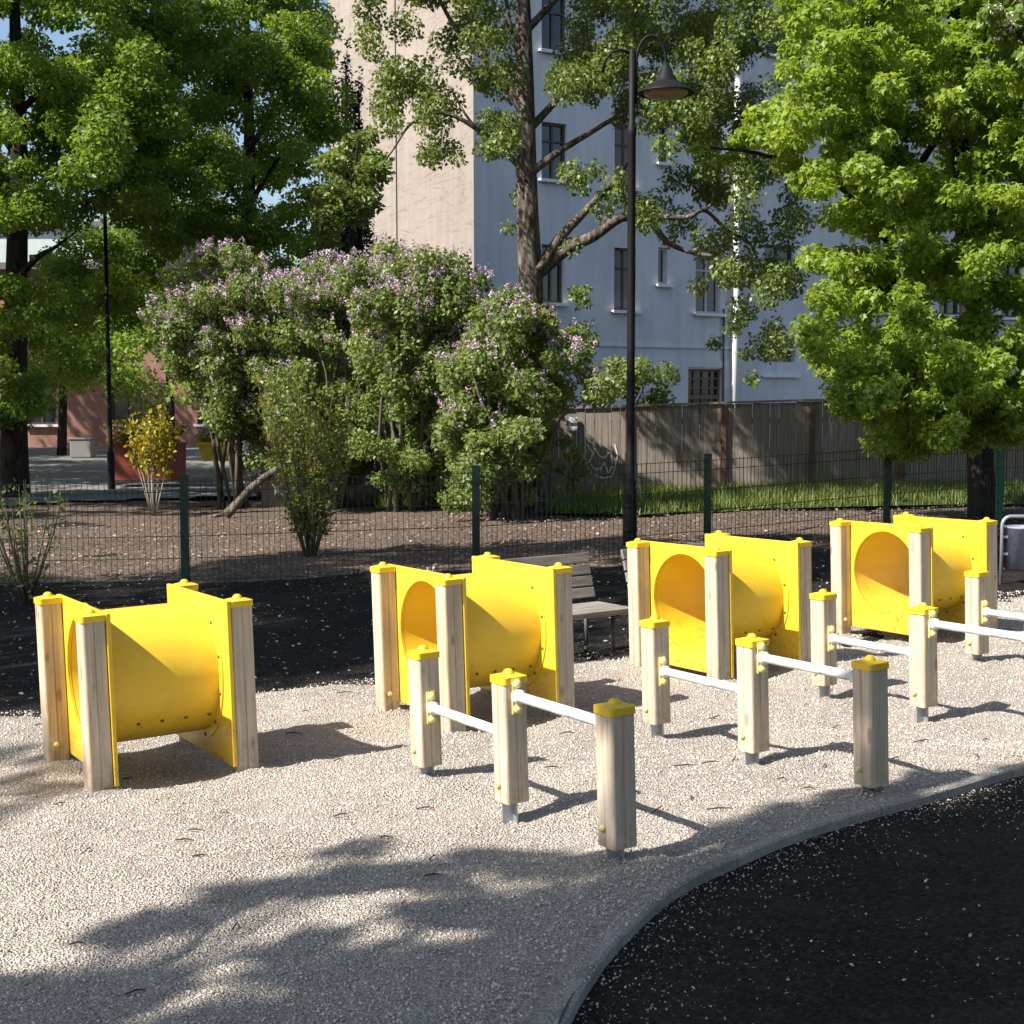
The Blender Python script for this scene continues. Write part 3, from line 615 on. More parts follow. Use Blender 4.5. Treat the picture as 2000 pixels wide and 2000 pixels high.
# flange collar round the tube against each panel
mb = MB(); rings = [(0, RO+0.038), (0.006, RO+0.038), (0.006, RO+0.038), (0.0065, RO+0.001)]
V = [v for x, r in rings for v in tube_ring(x, r)]; mb.add(V, [(i*segs+k, i*segs+(k+1) % segs, (i+1)*segs+(k+1) % segs, (i+1)*segs+k) for i in range(3) for k in range(segs)]); flange_me = mb.mesh('flange', M['yellow'], False)
tpost_me = post_mesh(-0.12, H_-0.030); panel_me = panel_mesh(); 
def bev(o, w=0.003):
    b = o.modifiers.new('bevel', 'BEVEL'); b.width = w; b.segments = 2; b.limit_method = 'ANGLE'; b.angle_limit = math.radians(40); return o
def rot_to(d):
    return Vector((0, 0, 1)).rotation_difference(Vector(d)).to_euler()
tn = thing('crawl_tunnel', None, None, 'play tunnel', 'yellow crawl tunnels in a row on the gravel', frame_at(0, 0, 0, 0))
tags = ['wooden post stood at tunnel corner']
for sx in (-1, 1):
    for sy in (-1, 1):
        p = link('post', tpost_me, tn); p.location = (sx*L_/2, sy*W_/2, 0)
        c_ = link('cap', cap_me, p); c_.location = (0, 0, H_-0.030+0.030-0.010)
        if sy > 0: k = link('bolt_cap', knob_me, p); k.location = (0.01*sx, -PW/2, 0.075); k.rotation_euler = rot_to((0, -1, 0)); k.scale = (.7, .7, .7)
    pn = bev(link('panel', panel_me, tn)); pn.location = (sx*PX, 0, 0)
    fl = link('flange', flange_me, pn); fl.location = (-sx*0.0095, 0, 0)
    if sx > 0: fl.rotation_euler = (0, 0, math.pi)
    for k in range(12):
        a = 2*math.pi*(k+0.5)/12; rr_ = RO + 0.020; yy, zz_ = rr_*math.cos(a), HC + rr_*math.sin(a)
        if abs(yy) < W_/2 and 0.05 < zz_ < H_-0.04:
            s = link('screw', screw_me, pn); s.location = (-sx*0.016, yy, zz_); s.rotation_euler = rot_to((-sx, 0, 0))
tb = link('tube', tube_me, tn)
for ang in (-38, 112):
    for k in range(5):
        s = link('screw', screw_me, tb); a = math.radians(ang); x = -0.2 + 0.1*k
        # the camera side of the tube is -y
        s.location = (x, -RO*math.cos(a), HC + RO*math.sin(a)); s.rotation_euler = rot_to((0, -math.cos(a), math.sin(a)))
TUN = [(-1.552, 6.013, 31.4, 'leftmost yellow crawl tunnel with its hole hardly showing, at the gravel edge'),
       (-0.192, 6.975, 31.5, 'yellow crawl tunnel in front of the bench, behind the nearest row of hurdle posts'),
       (1.171, 8.003, 33.0, 'yellow crawl tunnel in front of the lamp post, third from the left'),
       (2.582, 9.148, 31.7, 'rightmost and farthest yellow crawl tunnel, beside the litter bin')]
for i, (x, y, a, lb) in enumerate(TUN):
    o = tn if i == 0 else copy_tree(tn); o.matrix_world = frame_at(x, y, math.radians(a)); o['label'] = lb

HP = 0.517
hpost_me = post_mesh(0.055, HP-0.030)
mb = MB(); mb.box((0.0, 0.0, 0.02), (0.05, 0.006, 0.22)); mb.box((0.022, -0.012, 0.02), (0.006, 0.03, 0.22)); foot_me = mb.mesh('steel_foot', M['steel'])
mb = MB(); mb.box((0, 0, 0), (0.036, 0.008, 0.125)); plate_me = mb.mesh('bracket', M['boltcap'])
VD = Vector((math.sin(math.radians(31.5)), -math.cos(math.radians(31.5)), 0))
SPC = 0.645
mb = MB(); rl = SPC - PW - 0.012; mb.tube([(0, -rl/2, 0), (0, 0, 0), (0, rl/2, 0)], 0.0185, 14); rail_me = mb.mesh('rail', M['rail'], True)
mb = MB(); mb.tube([(0, -0.012, 0), (0, 0.012, 0)], 0.026, 14); collar_me = mb.mesh('collar', M['rail'], True)
hd = thing('hurdle_row', None, None, 'hurdle', 'rows of hurdle posts with white rails', frame_at(0, 0, 0, 0))
for i in range(3):
    p = link('post', hpost_me, hd); p.location = (0, -SPC*(i-1), 0)
    c_ = link('cap', cap_me, p); c_.location = (0, 0, HP-0.010)
    f_ = link('steel_foot', foot_me, p); f_.location = (-0.012 if i else 0.0, 0.01, -0.03)
    k = link('bolt_cap', knob_me, p); k.location = (-PW/2, 0.012, 0.115); k.rotation_euler = rot_to((-1, 0, 0)); k.scale = (.7, .7, .7)
for i, z in ((0, 0.290), (1, 0.440)):
    r_ = link('rail', rail_me, hd); r_.location = (0, -SPC*(i-0.5), z)
    for s in (1, -1):
        b_ = link('bracket', plate_me, r_); b_.location = (0, s*(rl/2+0.002), 0)
        c_ = link('collar', collar_me, r_); c_.location = (0, s*(rl/2-0.016), 0)
        for dz in (-0.045, 0.045):
            k = link('bolt_cap', knob_me, r_); k.location = (0, s*(rl/2-0.002), dz); k.rotation_euler = rot_to((0, -s, 0))
HUR = [(-0.001+0.0, 5.027, 'nearest row of hurdle posts with white rails, in front of the second tunnel'),
       (0.976, 5.701, 'row of hurdle posts in front of the third tunnel, its nearest post by the kerb'),
       (1.889, 6.494, 'row of hurdle posts between the third and fourth tunnels, half cut off at right'),
       (2.568+VD.x*SPC, 7.835+VD.y*SPC, 'farthest row of hurdle posts, one post showing in front of the rightmost tunnel')]
for i, (x, y, lb) in enumerate(HUR):
    o = hd if i == 0 else copy_tree(hd); o.matrix_world = frame_at(x, y, math.radians(31.5)); o['label'] = lb

# benches
def make_bench(loc, rz, label):
    root = thing('bench', loc, label, 'bench', 'small benches behind the tunnels')
    root.rotation_euler = (0, 0, rz); Lb = 0.84
    for k in range(3):
        mb = MB(); mb.box((0, -0.17+0.118*k, 0.275), (Lb, 0.112, 0.035)); bev(mb.build('seat_slat', M['bench'], root, world=False), 0.005)
    for k in range(4):
        mb = MB(); z = 0.325 + 0.070*k; mb.box((0, 0.165+0.022*k, z+0.02), (Lb, 0.022, 0.063), Matrix.Rotation(-0.27, 3, 'X')); bev(mb.build('back_slat', M['bench'], root, world=False), 0.004)
    for sx in (-1, 1):
        x = sx*(Lb/2-0.09)
        mb = MB(); mb.tube([(x, -0.19, 0.245), (x, 0.0, 0.247), (x, 0.13, 0.25), (x, 0.172, 0.275), (x, 0.19, 0.32), (x, 0.262, 0.57)], 0.013, 8); mb.build('frame', M['darksteel'], root, True, world=False)
        for y in (-0.13, 0.13):
            mb = MB(); mb.tube([(x, y, 0.247), (x, y, -0.04)], 0.014, 8); mb.build('leg', M['darksteel'], root, True, world=False)
        mb = MB(); mb.box((x, 0, 0.012), (0.05, 0.36, 0.016)); mb.build('foot', M['darksteel'], root, world=False)
    return root
rz = math.radians(36); u = Vector((math.cos(rz), math.sin(rz), 0)); v = Vector((-math.sin(rz), math.cos(rz), 0))
p = G(1240, 1184, 0.29); ce = p - u*(0.42) + v*0.23; ce.z = float(gz(ce.x, ce.y))
make_bench(ce, rz, 'grey weathered slatted bench behind the second tunnel')
ce2 = ce + u*1.04 - v*0.1; ce2.z = float(gz(ce2.x, ce2.y)); make_bench(ce2, rz, 'grey slatted bench almost hidden behind the third tunnel')

# litter bin
b0 = G(1954, 1136); bn = thing('litter_bin', b0, 'blue grey litter bin hung in a bent steel tube frame at the right edge', 'bin')
g = b0.z; hb = 0.53; wb = 0.36; mb = MB(); pts = [(0, 0, -0.1), (0, 0, hb-0.07)] + [(0.07-0.07*math.cos(a), 0, hb-0.07+0.07*math.sin(a)) for a in np.linspace(0.3, 1.57, 5)] + [(wb-0.07+0.07*math.sin(a), 0, hb-0.07+0.07*math.cos(a)) for a in np.linspace(0.0, 1.57, 6)] + [(wb, 0, -0.1)]
mb.tube([Vector(q) + b0 for q in pts], 0.014, 10); mb.build('frame', M['steel'], bn, True)
mb = MB(); mb.lathe([(0.0, 0.10), (0.115, 0.10), (0.135, 0.43), (0.141, 0.432), (0.141, 0.445), (0.128, 0.445), (0.110, 0.13), (0.0, 0.13)], b0 + Vector((wb/2, 0.03, 0)), 24); mb.build('body', M['bin'], bn, True)
for dz in (0.22, 0.36):
    mb = MB(); mb.box(b0 + Vector((0.03, 0.012, dz)), (0.05, 0.012, 0.02)); mb.box(b0 + Vector((wb-0.03, 0.012, dz)), (0.05, 0.012, 0.02)); mb.build('bracket', M['steel'], bn)

# street lamp
YL = 15.4; lb_ = at(1230, 1060, YL); lb_.z = float(gz(lb_.x, YL)); lm = thing('street_lamp', lb_, 'tall black park lamp with bell shade behind the third tunnel', 'lamp')
zt = at(1232, 98, YL).z; zp = zt-lb_.z; mb = MB()
mb.lathe([(0.075, -0.1), (0.075, 0.55), (0.062, 0.62), (0.062, 0.66), (0.045, 0.74), (0.042, zp-0.9), (0.048, zp-0.88), (0.048, zp-0.80), (0.034, zp-0.78), (0.034, zp), (0.0, zp+0.02)], lb_, 16); mb.build('pole', M['black'], lm, True)
for dz in (0.14, 0.4):
    mb = MB(); mb.lathe([(0.075, dz), (0.083, dz+0.01), (0.083, dz+0.03), (0.075, dz+0.04)], lb_, 16); mb.build('collar', M['black'], lm, True)
hx = at(1302, 150, YL).x - lb_.x; zr = at(1300, 186, YL).z; hb_ = Vector((lb_.x+hx, YL, zr)); zbell = 0.33; zpk = at(1270, 70, YL).z; z0_ = zt-0.12; rx = (hx-0.045)/2
arm = [Vector((lb_.x+0.045, YL, zt-0.55)), Vector((lb_.x+0.045, YL, z0_))] + [Vector((lb_.x+0.045 + rx*(1-math.cos(a)), YL, z0_ + (zpk-z0_)*math.sin(a))) for a in np.linspace(0.3, math.pi-0.3, 9)] + [Vector((lb_.x+hx, YL, z0_)), Vector((lb_.x+hx, YL, zr+zbell-0.02))]
mb = MB(); mb.tube(arm, 0.016, 8); mb.build('arm', M['black'], lm, True)
arm2 = [Vector((lb_.x-0.02, YL, zt-0.04)), Vector((lb_.x-0.12, YL-.02, zt)), Vector((lb_.x-0.22, YL-.03, zt-0.03)), Vector((lb_.x-0.29, YL-.03, zt-0.12)), Vector((lb_.x-0.31, YL-.03, zt-0.24))]
mb = MB(); mb.tube(arm2, 0.016, 8); mb.build('scroll', M['black'], lm, True)
mb = MB(); mb.lathe([(0.0, zbell), (0.03, zbell), (0.045, zbell-0.04), (0.06, zbell-0.06), (0.085, 0.20), (0.11, 0.175), (0.115, 0.15), (0.17, 0.115), (0.225, 0.075), (0.27, 0.045), (0.298, 0.028), (0.302, 0.012), (0.296, 0.008), (0.22, 0.03), (0.0, 0.05)], hb_, 28); sh = mb.build('shade', M['black'], lm, True)
mb = MB(); mb.lathe([(0.235, 0.024), (0.22, 0.0), (0.16, -0.03), (0.08, -0.045), (0.0, -0.048)], hb_, 24); mb.build('lens', M['lens'], sh, True)
mb = MB(); pz = at(218, 985, 27.0); pz.z = float(gz(pz.x, 27)); ol = thing('street_lamp', pz, 'thin black lamp pole standing among the left trees', 'lamp')
top = at(216, 400, 27).z - pz.z; mb.lathe([(0.07, 0), (0.07, 0.7), (0.045, 0.8), (0.035, top), (0.0, top+0.02)], pz, 12); mb.build('pole', M['black'], ol, True)
mb = MB(); mb.lathe([(0.0, top+0.30), (0.05, top+0.26), (0.07, top+0.16), (0.22, top+0.05), (0.21, top+0.0), (0.0, top-0.02)], pz, 16); mb.build('shade', M['black'], ol, True)

# ------------------------------------------------------------------ trees and shrubs
def tree(name, base, label, cat='tree', group=None):
    return thing(name, base, label, cat, group)
# centre tree
YC = 20.0; bs = at(1045, 1000, YC); bs.z = float(gz(bs.x, YC)) - 0.05
ct = tree('park_tree', bs, 'tall grey barked tree with spreading limbs behind the lilac bushes'); mb = MB()
limb(mb, [(1046, 1008), (1040, 930), (1036, 700), (1037, 560), (1030, 400), (1028, 250), (1025, 80), (1018, -150), (1022, -420), (1010, -700)], YC, 0.235, 0.05, 14)
mb.tube([bs + Vector((0, 0, -0.1)), bs + Vector((0, 0, 0.25)), bs + Vector((0, 0, 0.7))], [0.36, 0.26, 0.20], 12)
BR = [([(1050, 535), (1110, 485), (1160, 462), (1215, 425), (1262, 424), (1300, 470), (1345, 492), (1390, 500, 19)], .10, .02),
      ([(1052, 528), (1090, 470), (1128, 430), (1170, 385), (1200, 360), (1225, 320, 19.2)], .085, .02),
      ([(1215, 428), (1290, 425), (1345, 424), (1378, 412), (1420, 450), (1468, 480), (1486, 540), (1482, 610, 18.8)], .04, .012),
      ([(1378, 412), (1394, 390), (1396, 340)], .025, .01),
      ([(1042, 335), (1090, 298), (1150, 262), (1215, 225), (1270, 215, 19.3)], .06, .015),
      ([(1040, 248), (1080, 205), (1115, 165), (1145, 135), (1190, 80, 20.6)], .06, .015),
      ([(1020, 330), (972, 282), (930, 250), (885, 225), (840, 222), (800, 245), (770, 290), (740, 330)], .045, .008),
      ([(930, 250), (905, 215), (880, 170)], .025, .008), ([(1015, 290), (985, 285), (950, 262)], .03, .012),
      ([(1020, 215), (985, 160), (945, 110), (895, 60), (850, -20), (800, -120, 19)], .06, .015),
      ([(1020, 120), (1000, 60), (985, -40)], .05, .02), ([(1030, 60), (1085, 0), (1150, -80), (1230, -160, 19.4)], .06, .015),
      ([(1022, -100), (960, -200), (880, -280)], .06, .02), ([(1022, -150), (1120, -260), (1230, -330)], .06, .02)]
for i, (p_, a, b) in enumerate(BR): limb(mb, p_, YC, a, b, 7, 0.12, i)
mb.build('trunk', M['bark'], ct, True)
cl = []
for poly, n, rp in (([(700, 60), (760, -40), (900, -60), (985, 20), (1000, 160), (900, 230), (800, 290), (750, 250), (730, 170)], 34, (26, 46)),
                    ([(930, 120), (1010, 120), (1010, 360), (940, 360)], 8, (22, 38)), ([(780, 250), (920, 270), (900, 320), (790, 310)], 5, (18, 30)),
                    ([(1060, 20), (1240, -60), (1430, -60), (1560, 60), (1500, 220), (1380, 260), (1290, 220), (1180, 200), (1080, 160)], 60, (26, 48)),
                    ([(1100, 330), (1200, 330), (1230, 410), (1300, 360), (1400, 300), (1420, 380), (1330, 420), (1230, 430), (1150, 400)], 18, (22, 38)),
                    ([(1290, 430), (1420, 430), (1430, 560), (1320, 560)], 9, (20, 36)), ([(1440, 300), (1580, 330), (1560, 620), (1490, 760), (1440, 600)], 26, (22, 42)),
                    ([(1090, 470), (1160, 480), (1150, 600), (1100, 560)], 4, (14, 24)), ([(1350, 640), (1440, 600), (1500, 780), (1440, 780)], 6, (14, 26)), ([(985, 480), (1020, 330), (1010, 560)], 2, (12, 18)),
                    ([(600, -60), (1000, -60), (1500, -100), (1500, -600), (1000, -850), (650, -500)], 45, (40, 70)), ([(660, -20), (740, -40), (720, 60)], 4, (18, 26)), ([(1080, 60), (1240, 0), (1480, 40), (1470, 300), (1380, 330), (1250, 260), (1130, 210)], 58, (20, 36)), ([(935, 20), (1010, 0), (1010, 330), (950, 340)], 9, (18, 30))):
    cl += fill(poly, n, (YC-1.6, YC+1.6), rp, len(cl)+3)
cl += fill([(640, -210), (1150, -210), (1150, -520), (640, -520)], 44, (18.0, 19.8), (40, 70), 91)  # crown clumps above the view, added to shade the board fence
cl = np.array(cl); cl[:, 5] *= 1.15
leaves('crown', cl, 112000, 0.062, M['birch'], ct, 5, up=0.25, droop=0.6)
# right maple
YR = 16.5; bs = at(1918, 1010, 18.0); bs.z = float(gz(bs.x, 18.0)) - 0.05
rt = tree('maple_tree', bs, 'bright green maple filling the right side, its crown hanging over the fence'); mb = MB()
limb(mb, [(1918, 1016, 18), (1914, 900, 18), (1902, 720, 17.8), (1885, 450, 17.4), (1872, 200, 17.2), (1860, -100, 17), (1850, -500, 17)], YR, 0.19, 0.04, 12); limb(mb, [(1906, 800, 17.9), (1850, 745, 17.4), (1790, 700, 17), (1752, 620), (1738, 480), (1735, 300)], YR, 0.10, 0.03, 9)
for i, (p_, a, b) in enumerate([([(1748, 640), (1800, 560), (1870, 500), (1950, 470, 15.5)], .06, .02), ([(1745, 600), (1690, 540), (1630, 510), (1580, 520, 15.6)], .05, .015), ([(1740, 480), (1680, 400), (1600, 340), (1480, 300, 15.8), (1390, 290, 15.6)], .05, .012),
        ([(1738, 420), (1800, 320), (1880, 200), (1960, 120, 17)], .06, .02), ([(1750, 720), (1700, 700), (1640, 720), (1600, 760, 15.6)], .04, .012), ([(1750, 740), (1810, 720), (1900, 740), (1980, 800, 15.4)], .05, .015), ([(1740, 250), (1660, 150), (1560, 60, 15.7)], .05, .015)]): limb(mb, p_, YR, a, b, 7, 0.1, i+40)
mb.build('trunk', M['bark_dark'], rt, True)
Rp = [(1520, -40), (1545, 60), (1520, 180), (1500, 300), (1590, 360), (1640, 440), (1590, 500), (1600, 600), (1585, 690), (1640, 740), (1670, 820), (1760, 870), (1850, 850), (1960, 800), (2100, 780), (2150, 300), (2100, -60)]
gp = [(1700, 225, 22, 16, .9), (1748, 560, 24, 60, .8), (1700, 690, 60, 40, .8), (1840, 300, 50, 45, .75), (1620, 560, 30, 25, .8), (1900, 560, 45, 40, .7), (1760, 390, 60, 30, .75), (1690, 640, 40, 40, .7), (1820, 640, 40, 50, .6), (1960, 620, 40, 60, .6), (1640, 690, 30, 20, .8)]
cl = fill(Rp, 150, (13.9, 15.2), (24, 46), 59, gp[1:4], 0.6) + fill(Rp, 230, (14.6, 16.4), (26, 54), 61, gp, 0.6) + fill(Rp, 130, (16.4, 18.6), (34, 60), 60, gp[:2], 0.7) + fill([(1350, 300), (1400, 260), (1450, 280), (1440, 330)], 4, (15.3, 15.8), (14, 22), 62, (), 0.6) + fill([(1470, 200), (1560, 180), (1560, 320), (1440, 340)], 9, (15.3, 16.4), (22, 34), 63, (), 0.6)
cl += fill([(1590, 690), (1990, 700), (2010, 850), (1890, 865), (1760, 890), (1690, 850), (1630, 780)], 70, (14.2, 16.6), (24, 44), 68, (), 0.9)
cl += fill([(1690, 820), (1780, 860), (1770, 920), (1720, 900)], 6, (14.8, 15.6), (18, 28), 64) + fill([(1850, 840), (1960, 820), (1900, 870)], 3, (14.8, 15.6), (20, 30), 65)
cl += fill([(1500, -60), (2200, -60), (2300, -500), (1900, -800), (1560, -500)], 70, (14.6, 18.6), (50, 80), 66) + fill([(2050, 700), (2300, 700), (2350, -50), (2080, -50)], 30, (14.8, 18), (50, 80), 67)
leaves('crown', cl, 250000, 0.074, M['maple'], rt, 9, 'tri', up=0.45, droop=0.5, shell=0.5)
# white flowering tree top right
wt_b = at(2140, 1000, 13.4); wt_b.z = float(gz(wt_b.x, 13.4)); wt = tree('blossom_tree', wt_b, 'tree with creamy white blossom in the top right corner'); mb = MB()
limb(mb, [(2140, 1120), (2135, 700), (2120, 400), (2100, 100), (2080, -200)], 13.4, 0.12, 0.03, 10); limb(mb, [(2115, 300), (2050, 150), (1975, 50)], 13.4, 0.035, 0.01, 7); mb.build('trunk', M['bark_dark'], wt, True)
cl = fill([(1925, -60), (2250, -60), (2250, 260), (2060, 160), (1990, 95), (1925, 50)], 44, (12.9, 13.9), (20, 40), 71)
leaves('crown', cl, 5000, 0.09, M['maple_dark'], wt, 72); leaves('blossom', cl, 9000, 0.04, M['white_bloom'], wt, 74)
# left trees
def big_tree(name, px, Yt, label, limbs, polys, nleaf, size, mm, seed, r0=0.2, topy=-300, gaps=()):
    b = at(px, 950, Yt); b.z = float(gz(b.x, Yt)) - 0.05; tr = tree(name, b, label, 'tree', 'maples standing along the left side'); mb = MB()
    basepy = topx((b.x, Yt, b.z))[1]
    limb(mb, [(px, basepy), (px-3, basepy-160), (px+4, 480), (px+8, 260), (px, 0), (px+6, topy)], Yt, r0, 0.04, 12, 0.1, seed)
    for i, l in enumerate(limbs): limb(mb, l, Yt, 0.07, 0.015, 7, 0.4, seed+i)
    mb.build('trunk', M['bark_dark'], tr, True); cl = []
    for j, (poly, n, Yr, rp) in enumerate(polys): cl += fill(poly, n, Yr, rp, seed*10+j, gaps, 0.6)
    leaves('crown', cl, nleaf, size, mm, tr, seed, up=0.6, droop=0.35); return tr
gl = [(530, 240, 85, 150, .66), (560, 390, 50, 50, .6), (150, 80, 90, 40, .8), (90, 480, 80, 30, .75), (20, 40, 50, 30, .7), (250, 30, 60, 30, .6), (300, 130, 40, 25, .6)]
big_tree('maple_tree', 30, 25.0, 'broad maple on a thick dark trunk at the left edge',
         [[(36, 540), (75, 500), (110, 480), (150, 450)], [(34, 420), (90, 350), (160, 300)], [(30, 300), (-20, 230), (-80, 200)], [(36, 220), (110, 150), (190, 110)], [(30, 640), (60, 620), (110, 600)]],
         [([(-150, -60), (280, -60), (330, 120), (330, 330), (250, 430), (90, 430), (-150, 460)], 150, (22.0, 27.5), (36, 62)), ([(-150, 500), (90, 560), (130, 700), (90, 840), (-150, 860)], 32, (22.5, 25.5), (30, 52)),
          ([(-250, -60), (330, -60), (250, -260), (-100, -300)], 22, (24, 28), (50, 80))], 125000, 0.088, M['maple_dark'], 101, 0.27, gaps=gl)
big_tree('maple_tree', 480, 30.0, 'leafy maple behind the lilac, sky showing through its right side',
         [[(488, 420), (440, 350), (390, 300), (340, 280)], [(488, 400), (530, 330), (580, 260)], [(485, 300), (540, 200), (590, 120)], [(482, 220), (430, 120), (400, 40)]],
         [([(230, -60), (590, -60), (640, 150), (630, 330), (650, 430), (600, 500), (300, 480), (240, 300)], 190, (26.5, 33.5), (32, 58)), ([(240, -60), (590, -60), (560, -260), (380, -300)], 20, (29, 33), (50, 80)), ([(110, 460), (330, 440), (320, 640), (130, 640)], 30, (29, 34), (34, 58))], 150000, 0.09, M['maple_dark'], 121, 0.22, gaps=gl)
big_tree('maple_tree', -330, 30.0, 'maple added left of the picture to shade the far path', [], [([(-900, 650), (-900, 350), (-600, 250), (-250, 300), (-120, 420), (-120, 650), (-400, 700)], 90, (28, 38), (60, 100)), ([(-560, -150), (-240, -150), (-210, 250), (-560, 300)], 60, (26, 30), (50, 80))], 30000, 0.2, M['maple_dark'], 181, 0.25, 250)  # unseen tree, added to cast shade on the far path
big_tree('maple_tree', -260, 43.0, 'maple added left of the picture to shade the pink building', [], [([(-800, 650), (-800, 250), (-400, 150), (-120, 250), (-110, 500), (-300, 700)], 110, (38, 48), (50, 85))], 26000, 0.24, M['maple_dark'], 191, 0.25, 200)  # out of view, added to keep the pink building in shade
b = at(672, 960, 25.5); b.z = float(gz(b.x, 25.5)); tr = tree('young_tree', b, 'young tree with lighter leaves in front of the beige wall', 'tree'); mb = MB()
limb(mb, [(672, 965), (675, 800), (680, 600), (690, 400), (700, 270)], 25.5, 0.09, 0.02, 8); mb.build('trunk', M['bark_dark'], tr, True)
cl = fill([(640, 260), (720, 250), (735, 330), (715, 440), (640, 470), (600, 540), (520, 520), (620, 440)], 24, (24.6, 26.6), (22, 38), 141); leaves('crown', cl, 6000, 0.10, M['birch'], tr, 142)
# dark narrow crowns put in place of a tree shadow on the beige wall
for i, (px, ty, lb, Ye) in enumerate(((684, 95, 'tall dark narrow crown imitating a tree shadow on the beige wall', 34.5), (708, 145, 'shorter dark narrow crown imitating a tree shadow on the beige wall', 34.0))):
    b = at(px, 930, Ye); b.z = float(gz(b.x, Ye)); tr = tree('wall_shadow_tree', b, lb, 'tree', 'dark narrow crowns imitating shadow on the wall'); mb = MB(); zt = at(px, ty, Ye).z
    mb.tube([b, Vector((b.x, Ye, zt-0.4))], [0.12, 0.02], 8); mb.build('trunk', M['bark_dark'], tr, True)
    cl = []
    for k in range(26):
        f = k/25; z = b.z + 0.8 + (zt-0.2-b.z-0.8)*f; R = 0.55*(1-f)**0.8 + 0.08; cl.append((b.x+rng.normal()*0.06, Ye+rng.normal()*0.06, z, R, R, 0.45))
    leaves('crown', cl, 15000, 0.085, M['shadow_leaf'], tr, 150+i, up=0.9, droop=-0.6)
# filler trees far behind, between the left trees and the pink building
for i, (px, Yt, w, ty, by, lb) in enumerate(((330, 40, 130, 330, 800, 'shaded tree deep behind the lilac on the left'), (120, 44, 120, 600, 760, 'low dark tree in front of the pink building'), (560, 36, 150, 430, 800, 'dense shaded tree between the lilacs and the beige wall'))):
    b = at(px, 930, Yt); b.z = float(gz(b.x, Yt)); tr = tree('shade_tree', b, lb, 'tree', 'trees in the shaded background'); mb = MB()
    limb(mb, [(px, topx(b)[1]), (px+3, by), (px-4, (ty+by)/2), (px+5, ty+40)], Yt, 0.16, 0.03, 8); mb.build('trunk', M['bark_dark'], tr, True)
    cl = fill([(px-w, ty+80), (px-w*.4, ty), (px+w*.5, ty), (px+w, ty+100), (px+w*.8, by-60), (px, by), (px-w*.8, by-60)], 40, (Yt-2.5, Yt+2.5), (30, 52), 160+i); leaves('crown', cl, 9000, 0.15, M['maple_dark'], tr, 170+i)

# lilacs
def lilac(px, Yt, label, poly, n, nleaf, nbl, seed, stems=9, low=None):
    b = at(px, 960, Yt); b.z = float(gz(b.x, Yt)) - 0.03; rt_ = thing('lilac_bush', b, label, 'shrub', 'lilac bushes in bloom'); rr = random.Random(seed)
    cl = fill(poly, n, (Yt-0.9, Yt+1.1), (22, 42), seed, (), 0.85)
    if low: cl += fill(low, 46, (Yt-0.7, Yt+0.6), (18, 32), seed+1)
    mb = MB()
    for k in range(stems):
        c = cl[rr.randrange(len(cl))]; s = b + Vector((rr.uniform(-.25, .25), rr.uniform(-.25, .25), 0)); e_ = Vector(c[:3])
        m1 = s.lerp(e_, 0.35) + Vector((rr.uniform(-.15, .15), rr.uniform(-.15, .15), 0.25)); m2 = s.lerp(e_, 0.7) + Vector((rr.uniform(-.15, .15), rr.uniform(-.1, .1), 0.15))
        mb.tube([s, m1, m2, e_], [rr.uniform(.025, .05), .03, .02, .008], 6)
    mb.build('stems', M['stem'], rt_, True)
    leaves('foliage', cl, int(nleaf*1.9), 0.068, M['lilac'], rt_, seed+2, up=0.35, droop=0.4)
    # flower panicles: many tiny florets on cones, mostly towards the top
    c = np.array(cl); ys = np.array([topx(q)[1] for q in c]); top, bot = ys.min(), ys.max(); w = np.clip(1.15-(ys-top)/(bot-top)*1.15, 0.04, 1)**2.2; r = np.random.default_rng(seed+3)
    idx = r.choice(len(c), nbl, p=w/w.sum()); d = nrm(r.normal(size=(nbl, 3)) + np.array([-0.3, -0.6, 0.9])); base = c[idx, :3] + d*c[idx, 3:6]*0.95; ax = nrm(d*0.6 + np.array([0, 0, 0.9]) + r.normal(size=(nbl, 3))*0.25)
    kf = 26; q = r.random((nbl, kf, 1)); off = r.normal(size=(nbl, kf, 3)); off /= np.linalg.norm(off, axis=2, keepdims=True)
    ln = (0.08+0.08*r.random((nbl, 1, 1))); P = base[:, None] + ax[:, None]*q*ln + off*(0.060*(1-q*0.6)); P = P.reshape(-1, 3); nn_ = len(P); N = nrm(off.reshape(-1, 3) + r.normal(size=(nn_, 3))*0.3)
    Tn = r.normal(size=(nn_, 3)); Tn = nrm(Tn - N*(Tn*N).sum(1, keepdims=True)); B = np.cross(N, Tn); s = 0.013*(0.7+0.6*r.random((nn_, 1)))
    V = np.stack([P-Tn*s, P+B*s, P+Tn*s, P-B*s], 1).reshape(-1, 3); T = np.arange(nn_*4).reshape(-1, 4)
    raw_mesh('blossom', V, T, M['blossom'], np.repeat(np.clip(np.repeat(r.random(nbl), kf)*0.6 + r.random(nn_)*0.4, 0, 1), 4), rt_)
    return rt_
lilac(455, 23.0, 'left lilac bush thick with mauve flowers along its top', [(310, 600), (330, 520), (420, 490), (510, 510), (560, 560), (540, 680), (540, 850), (450, 850), (390, 760), (320, 690)], 100, 22000, 520, 201, 12, [(370, 690), (550, 720), (550, 920), (430, 870)])
lilac(640, 22.2, 'middle lilac bush with mauve flowers, next to the leaning trunk', [(545, 560), (600, 510), (700, 520), (760, 560), (760, 700), (730, 880), (640, 910), (540, 890), (530, 700)], 105, 24000, 330, 221, 10, [(540, 800), (730, 800), (720, 940), (560, 930)])
